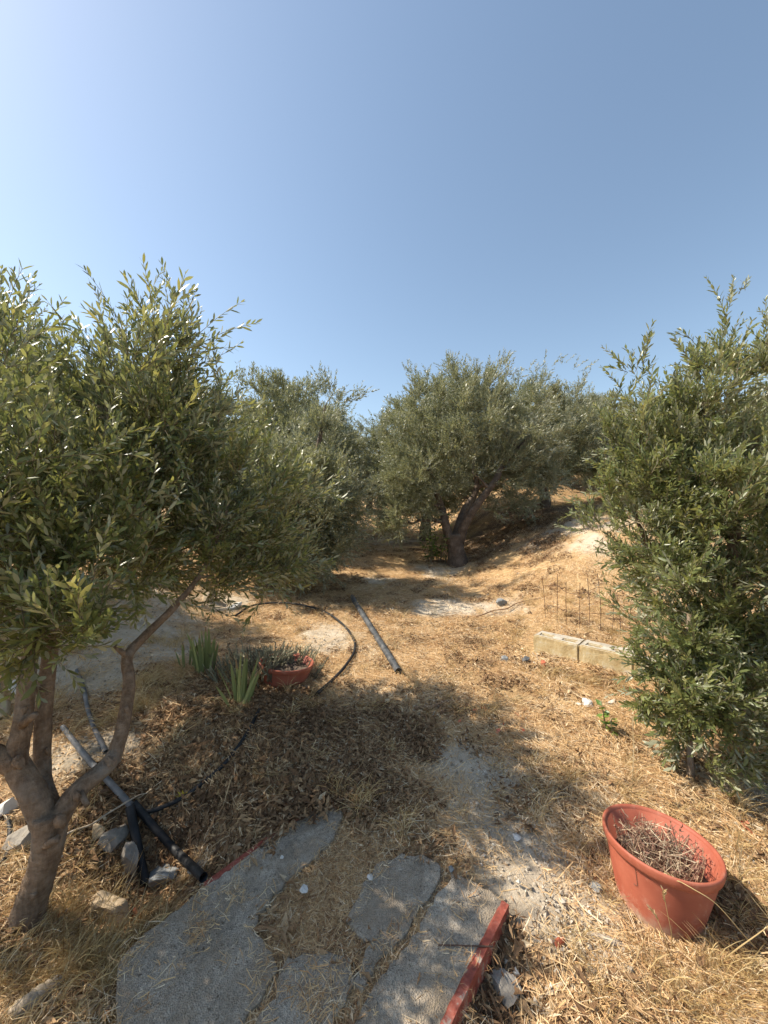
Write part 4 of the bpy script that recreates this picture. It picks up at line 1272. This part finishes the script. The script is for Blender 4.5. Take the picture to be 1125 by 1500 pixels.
# ------------------------------------------------------------------ pipes and hoses
def pipe(name, label, pts, rad, mat, k=8, n=16, hollow=True, cat='pipe'):
    c = catmull(pts, k)
    mb = MB(); mb.tube(c, rad, n, cap=False)
    if hollow:                                    # open ends with a wall thickness
        t0 = (c[0] - c[1]).normalized(); t1 = (c[-1] - c[-2]).normalized()
        for e, t in ((c[0], t0), (c[-1], t1)):
            u = t.orthogonal().normalized(); w = t.cross(u)
            v = []
            for rr in (rad, rad * .82):
                v += [e + (u * math.cos(2 * math.pi * j / n) + w * math.sin(2 * math.pi * j / n)) * rr + t * .001 for j in range(n)]
            v += [e - t * .25 + (u * math.cos(2 * math.pi * j / n) + w * math.sin(2 * math.pi * j / n)) * rad * .82 for j in range(n)]
            mb.add(v, [(a * n + j, a * n + (j + 1) % n, (a + 1) * n + (j + 1) % n, (a + 1) * n + j) for a in (0, 1) for j in range(n)])
    o = link(name, mb.mesh(name, True), mat)
    return tag(o, label, cat)

def gp(pxs, lift):
    return [hit(x, y, lift) for x, y in pxs]
a, z_ = hit(516, 878), hit(584, 990)
pp = []
for t in (0, .18, .36, .7, 1):
    q = a.lerp(z_, t); q.x += .035 * math.sin(t * 3.1) * (-1 if t < .5 else -.4)
    q.z = max(q.z, tz(q.x, q.y) ) + .036
    pp.append(q)
for i in range(1, 4): pp[i].z = max(pp[i].z, (pp[i - 1].z + pp[i + 1].z) / 2 - .01)
pp_o = pipe('water_pipe', 'thick dusty black pipe lying on straw in the middle of the path', pp, .031, M['pipe'])
pipe('irrigation_hose', 'thin black hose curving round the pale patch beside the small pot', gp([(345, 905), (370, 890), (405, 886), (440, 889), (475, 899), (502, 918), (518, 940), (519, 958), (506, 980), (488, 1000), (464, 1022)], .026), .0125, M['rubber'], 8, 10, False, 'hose')
pipe('irrigation_hose', 'thin black hose running down the dark litter mound to the hollow', gp([(380, 1045), (362, 1080), (335, 1120), (300, 1152), (268, 1175), (232, 1192), (200, 1200)], .024), .011, M['rubber'], 8, 10, False, 'hose')
h0 = hit(205, 1195); 
def mixpts(l, lift, sag=0): return [hit(x, y, lift) for x, y in l]
pipe('water_pipe', 'black pipe crossing the hollow down to the slab edge', [hit(196, 1196, .06), hit(230, 1232, .05), hit(262, 1266, .05), hit(298, 1300, .04)], .017, M['rubber'])
pipe('water_pipe', 'short black pipe standing between the stones in the hollow', [hit(190, 1210, .09), hit(200, 1250, .06), hit(213, 1302, .02)], .019, M['rubber'])
pipe('water_pipe', 'grey pipe running from the pale bank under the forked trunk', [hit(92, 1072, .03), hit(125, 1115, .03), hit(160, 1160, .05), hit(196, 1200, .05)], .015, M['pipe_grey'])
pipe('irrigation_hose', 'thin grey hose dropping down the pale bank behind the trunk', gp([(112, 985), (122, 1010), (128, 1040), (138, 1070), (155, 1106)], .015), .014, M['pipe_grey'], 8, 10, False, 'hose')
pipe('irrigation_hose', 'black hose end at the left edge beside the trunk', gp([(-40, 1150), (8, 1200), (14, 1240), (2, 1270), (-50, 1300)], .012), .011, M['rubber'], 8, 10, False, 'hose')
pipe('irrigation_hose', 'pale grey hose loop at the very foot of the trunk', gp([(-60, 1340), (0, 1352), (22, 1356), (34, 1352)], .012), .010, M['pipe_grey'], 8, 10, False, 'hose')

# ------------------------------------------------------------------ hollow blocks
def block_mesh(seed):
    xs = [0, .045, .15, .25, .355, .40]; ys = [0, .055, .105, .20]
    zs = [0, .155, .20]
    r_ = random.Random(seed)
    solid = {}
    for i in range(5):
        for j in range(3):
            for k in range(2):
                solid[i, j, k] = not (k == 1 and j == 1 and i in (1, 3))
    verts = {}; V = []; Fs = []
    def vid(i, j, k):
        if (i, j, k) not in verts:
            verts[i, j, k] = len(V)
            g = .004
            V.append((xs[i] + r_.uniform(-g, g), ys[j] + r_.uniform(-g, g), zs[k] + r_.uniform(-g, g)))
        return verts[i, j, k]
    for (i, j, k), s in solid.items():
        if not s: continue
        for d, q in (((1, 0, 0), ((1, 0, 0), (1, 1, 0), (1, 1, 1), (1, 0, 1))), ((-1, 0, 0), ((0, 0, 0), (0, 0, 1), (0, 1, 1), (0, 1, 0))),
                     ((0, 1, 0), ((0, 1, 0), (0, 1, 1), (1, 1, 1), (1, 1, 0))), ((0, -1, 0), ((0, 0, 0), (1, 0, 0), (1, 0, 1), (0, 0, 1))),
                     ((0, 0, 1), ((0, 0, 1), (1, 0, 1), (1, 1, 1), (0, 1, 1))), ((0, 0, -1), ((0, 0, 0), (0, 1, 0), (1, 1, 0), (1, 0, 0)))):
            if not solid.get((i + d[0], j + d[1], k + d[2]), False):
                Fs.append([vid(i + a, j + b2, k + c2) for a, b2, c2 in q])
    me = bpy.data.meshes.new('hollow_block'); me.from_pydata(V, [], Fs)
    bm = bmesh.new(); bm.from_mesh(me)
    bmesh.ops.bevel(bm, geom=[e for e in bm.edges if len(e.link_faces) == 2 and e.calc_face_angle(0) > .6], offset=.009, segments=2, affect='EDGES')
    bm.to_mesh(me); bm.free()
    return me
b0 = hit(781, 957); b1 = hit(938, 1000)
dirb = Vector((b1.x - b0.x, b1.y - b0.y, 0)).normalized()
for k, lab in enumerate(['ochre-stained hollow concrete block at the left end of the short row', 'ochre-stained hollow block in the middle of the short row, right of the dark joint',
                         'rubble-topped hollow block at the right end of the row under the bush']):
    p = Vector((b0.x, b0.y, 0)) + dirb * (.407 * k)
    zc = tz(p.x + dirb.x * .2, p.y + dirb.y * .2) - .035
    me = block_mesh(k); me.materials.append(M['block'])
    o = bpy.data.objects.new('hollow_block', me); COL.objects.link(o)
    # local +X along the row, local -Y faces the path
    o.location = (p.x, p.y, zc)
    o.rotation_euler = (0, R((0, .5, 1.2)[k]), math.atan2(dirb.y, dirb.x) + R((0, .8, 2)[k]))
    tag(o, lab, 'block', 'hollow blocks in a row')

# ------------------------------------------------------------------ stones, shards, sticks
def stone(name, px, py, size, mat, label, cat, seed, sink=.35, rz=None, cuts=13, tilt=.15, on_slab=False):
    me = rock_mesh(name, seed, size, cuts); me.materials.append(M[mat])
    o = bpy.data.objects.new(name, me); COL.objects.link(o)
    if on_slab:
        p = Vector((*slab_pt(px, py), 0)); p.z = slab_top(p.x, p.y)
    else:
        p = hit(px, py)
    o.location = (p.x, p.y, p.z + size[2] * (1 - 2 * sink) * .8)
    r_ = random.Random(seed + 100)
    o.rotation_euler = (r_.uniform(-tilt, tilt), r_.uniform(-tilt, tilt), r_.uniform(0, 6.28) if rz is None else rz)
    tag(o, label, cat)
STONES = [
    ('stone', 160, 1345, (.115, .085, .075), 'stone_beige', 'large beige stone in the dry grass left of the slab', 'stone', 1, .3),
    ('stone', 190, 1275, (.04, .05, .085), 'stone', 'pointed upright grey stone beside the short black pipe', 'stone', 2, .2),
    ('stone', 165, 1238, (.075, .06, .055), 'stone', 'rounded grey stone right of the forked trunk', 'stone', 3, .3),
    ('stone', 143, 1222, (.06, .05, .045), 'stone_beige', 'tan stone tucked against the right limb of the near trunk', 'stone', 23, .3),
    ('stone', 238, 1282, (.085, .10, .05), 'stone_grey', 'flat grey stone lying between the two black pipes', 'stone', 4, .4),
    ('stone', 292, 1278, (.055, .05, .045), 'stone', 'small grey stone at the slab edge in the hollow', 'stone', 5, .4),
    ('stone', 30, 1240, (.10, .08, .08), 'stone', 'big grey stone just left of the near trunk', 'stone', 6, .35),
    ('stone', 5, 1195, (.06, .08, .055), 'stone_white', 'pale split stone at the left edge above the big grey one', 'stone', 7, .3),
    ('stone', 2, 1050, (.10, .09, .085), 'stone_beige', 'sunlit cream stone at the left edge behind the limbs', 'stone', 8, .3),
    ('stone', 30, 1010, (.11, .08, .06), 'stone_white', 'white stone on the pale bank at the left edge', 'stone', 24, .3),
    ('stone', 135, 1440, (.045, .05, .035), 'stone', 'grassy grey stone near the lower left corner of the slab', 'stone', 9, .4),
    ('stone', 250, 858, (.22, .14, .17), 'stone', 'large pale boulder under the near left crown', 'stone', 10, .3),
    ('stone', 305, 878, (.13, .12, .15), 'stone_beige', 'squarish tan stone right of the large boulder', 'stone', 11, .3),
    ('stone', 345, 890, (.14, .09, .05), 'stone_white', 'flat white stone where the curved hose begins', 'stone', 12, .3),
    ('stone', 738, 968, (.058, .045, .038), 'stone_grey', 'smooth grey stone left of the hollow blocks', 'stone', 13, .3),
    ('stone', 770, 970, (.042, .04, .045), 'stone_dark', 'black angular stone between the grey one and the red shard', 'stone', 14, .25),
    ('stone', 735, 885, (.11, .08, .07), 'stone_grey', 'grey stone in the straw at the foot of the bank', 'stone', 15, .35),
    ('stone', 772, 897, (.08, .06, .05), 'stone_beige', 'tan stone at the foot of the bank near the wire', 'stone', 16, .35),
    ('stone', 860, 1032, (.055, .045, .028), 'stone_white', 'crumbly white stone in straw below the hollow blocks', 'stone', 17, .3),
    ('stone', 897, 1031, (.05, .03, .02), 'stone_white', 'flat pale stone below the right end of the blocks', 'stone', 18, .3),
    ('stone', 757, 1228, (.032, .026, .010), 'stone_white', 'flat angular pale pebble on bare earth left of the pot', 'stone', 19, .2),
    ('stone', 876, 1304, (.030, .028, .024), 'stone_grey', 'grey lump of stone beside the left of the large pot', 'stone', 20, .3),
    ('stone', 740, 1460, (.06, .05, .04), 'stone', 'grey stone in the dark hollow right of the slab edge', 'stone', 21, .35),
    ('stone', 848, 1032, (.02, .018, .014), 'stone_white', 'tiny white stone beside the crumbly one', 'stone', 22, .3),
    ('shard', 796, 976, (.026, .022, .048), 'terracotta_shard', 'upright red shard in front of the first hollow block', 'shard', 30, .15),
    ('shard', 820, 1390, (.026, .010, .030), 'terracotta_shard', 'red terracotta shard on the ground left of the large pot', 'shard', 31, .2),
    ('shard', 198, 1352, (.03, .012, .05), 'terracotta_shard', 'dark red shard against the large beige stone', 'shard', 32, .3),
]
for s_ in STONES: stone(*s_)
stone('stone', 445, 1306, (.020, .016, .013), 'stone_white', 'white pebble on the soil-covered gap of the slab', 'pebble', 40, .2, on_slab=True)
stone('stone', 541, 1287, (.021, .014, .010), 'stone_white', 'pale flat pebble at the edge of the middle slab piece', 'pebble', 41, .2, on_slab=True)
stone('stone', 413, 1256, (.010, .008, .007), 'stone_white', 'tiny light pebble on the upper left slab piece', 'pebble', 42, .2, on_slab=True)
stone('stone', 661, 1276, (.016, .013, .012), 'stone_grey', 'small grey pebble at the top of the right slab piece', 'pebble', 43, .2, on_slab=True)
# weathered wood lump, lower left
def log(px0, py0, px1, py1, rad, mat, label, name='stick', lift=0.0, n=9, wob=.03, seed=1, taper=.6):
    r_ = random.Random(seed)
    a, c = hit(px0, py0), hit(px1, py1)
    L = (c - a).length
    pts = []
    for i in range(7):
        t = i / 6
        q = a.lerp(c, t) + Vector((r_.gauss(0, wob * L), r_.gauss(0, wob * L), 0))
        q.z = max(tz(q.x, q.y), a.z + (c.z - a.z) * t) + rad * .7 + lift
        pts.append(q)
    random.seed(seed)
    mb = MB(); mb.tube(catmull(pts, 3), lerp_list([rad, rad * 1.1, rad * taper], 19), n, rough=.25)
    tag(link(name, mb.mesh(name, True), M[mat]), label, 'stick' if name == 'stick' else 'wood')
log(15, 1500, 92, 1445, .026, 'wood', 'weathered grey grooved wood chunk in the lower left corner', 'driftwood', seed=2, taper=.8, wob=.01, n=12)
log(214, 1218, 234, 1182, .011, 'wood_brown', 'short brown stick leaning over the black pipes', seed=3)
log(300, 1236, 322, 1186, .007, 'wood', 'thin pale stick on the dark litter above the slab', seed=4)
log(610, 1038, 690, 1024, .013, 'wood_brown', 'dry stick lying in sunlit straw on the path', seed=5)
log(862, 1374, 925, 1398, .012, 'wood', 'tan strip of bark in front of the large pot', seed=6, taper=.4)
log(790, 1470, 900, 1420, .006, 'wood', 'long thin grey twig at the bottom right', seed=7)
log(680, 925, 720, 918, .010, 'wood', 'bleached forked twig by the path left of the blocks', seed=8)
log(805, 1150, 840, 1170, .008, 'wood', 'pale twig on the ground above the large pot', seed=9)
log(90, 1250, 215, 1180, .004, 'wood', 'thin pale stalk slanting across the stones by the trunk', seed=10, lift=.06)

# ------------------------------------------------------------------ wire mesh fence in front of the bank
root = None
tops = [(795, 824, 905), (812, 836, 912), (826, 838, 916), (845, 846, 920), (860, 852, 924), (876, 858, 926), (892, 868, 930), (906, 878, 934), (920, 884, 938), (936, 890, 944), (954, 894, 950), (972, 900, 956)]
foot = [hit(x + 4, y2) for x, y1, y2 in tops]
fence = empty('wire_fence', foot[0], 'rusty sagging wire mesh fence standing at the foot of the bank', 'fence')
tp_, grid = [], []
for (x, y1, y2), f_ in zip(tops, foot):
    hgt = .56
    lean = Vector((random.uniform(-.05, .03), random.uniform(-.03, .05), hgt * random.uniform(.65, 1.1)))
    mid = f_ + lean * .5 + Vector((random.uniform(-.015, .015), 0, 0))
    col = catmull([f_ - Vector((0, 0, .05)), mid, f_ + lean], 6)
    grid.append(col)
    mb = MB(); mb.tube(col, .0027, 5)
    link('vertical_wire', mb.mesh('vertical_wire'), M['wire'], fence)
for k in (4, 9):
    mb = MB(); mb.tube(catmull([c_[k] + Vector((0, .003, random.uniform(-.006, .006))) for c_ in grid], 3), .0022, 5)
    link('horizontal_wire', mb.mesh('horizontal_wire'), M['wire'], fence)
log(690, 905, 790, 878, .007, 'wood_brown', 'dead branch stretched along the foot of the bank', seed=14)

# small red petals or flakes in the straw
mbf = MB()
for x, y in [(713, 1043), (760, 1052), (762, 1074), (675, 1064), (735, 1072), (725, 1075), (700, 1046), (766, 1050), (1118, 1375), (1090, 1215)]:
    p = hit(x, y, .018)
    for _ in range(4):
        q = p + Vector((random.gauss(0, .018), random.gauss(0, .018), random.uniform(0, .01)))
        d = rv(.010); e_ = rv(.008)
        mbf.add([q, q + d, q + d + e_, q + e_], [(0, 1, 2, 3)], random.random())
tag(link('red_flakes', mbf.mesh('red_flakes'), M['flake']), 'tiny red flakes scattered in the sunlit straw', 'flakes', kind='stuff')

# knots and pruned stubs on the near forked trunk
near_left = next(o for o in COL.objects if o.type == 'EMPTY' and o.get('label', '').startswith('near olive tree on the left'))
def knot(px, py, dd, r_, seed):
    me = rock_mesh('knot', seed, (r_ * .8, r_ * .6, r_ * 1.1), 4, 3, .10)
    me.polygons.foreach_set('use_smooth', np.ones(len(me.polygons), bool))
    me.transform(Matrix.Translation(Q(px, py, dd)))
    link('knot', me, M['bark'], near_left)
for i, (x, y, dd, r_) in enumerate([(57, 1262, -.036, .020), (88, 1203, -.030, .026), (66, 1216, -.034, .020), (27, 1118, -.016, .026), (160, 1115, .14, .020), (186, 965, .365, .019),
                                   (36, 1040, .028, .014), (70, 1100, .11, .014), (186, 1040, .255, .014), (50, 1310, -.04, .018), (112, 1166, .03, .018)]):
    knot(x, y, dd, r_, 300 + i)
for i, (x, y, dd, ex, ey, ed, r_) in enumerate([(186, 962, .37, 168, 946, .36, .010), (32, 1062, .02, 52, 1046, .0, .011), (66, 1020, .14, 50, 1008, .12, .010), (118, 1160, .05, 128, 1180, .02, .009), (64, 1240, -.03, 84, 1228, -.06, .011)]):
    a, c = Q(x, y, dd), Q(ex, ey, ed)
    random.seed(i)
    mb = MB(); mb.tube([a, a.lerp(c, .5), c], [r_ * 1.5, r_ * 1.1, r_], 9, rough=.2)
    link('pruned_stub', mb.mesh('pruned_stub', True), M['bark'], near_left)
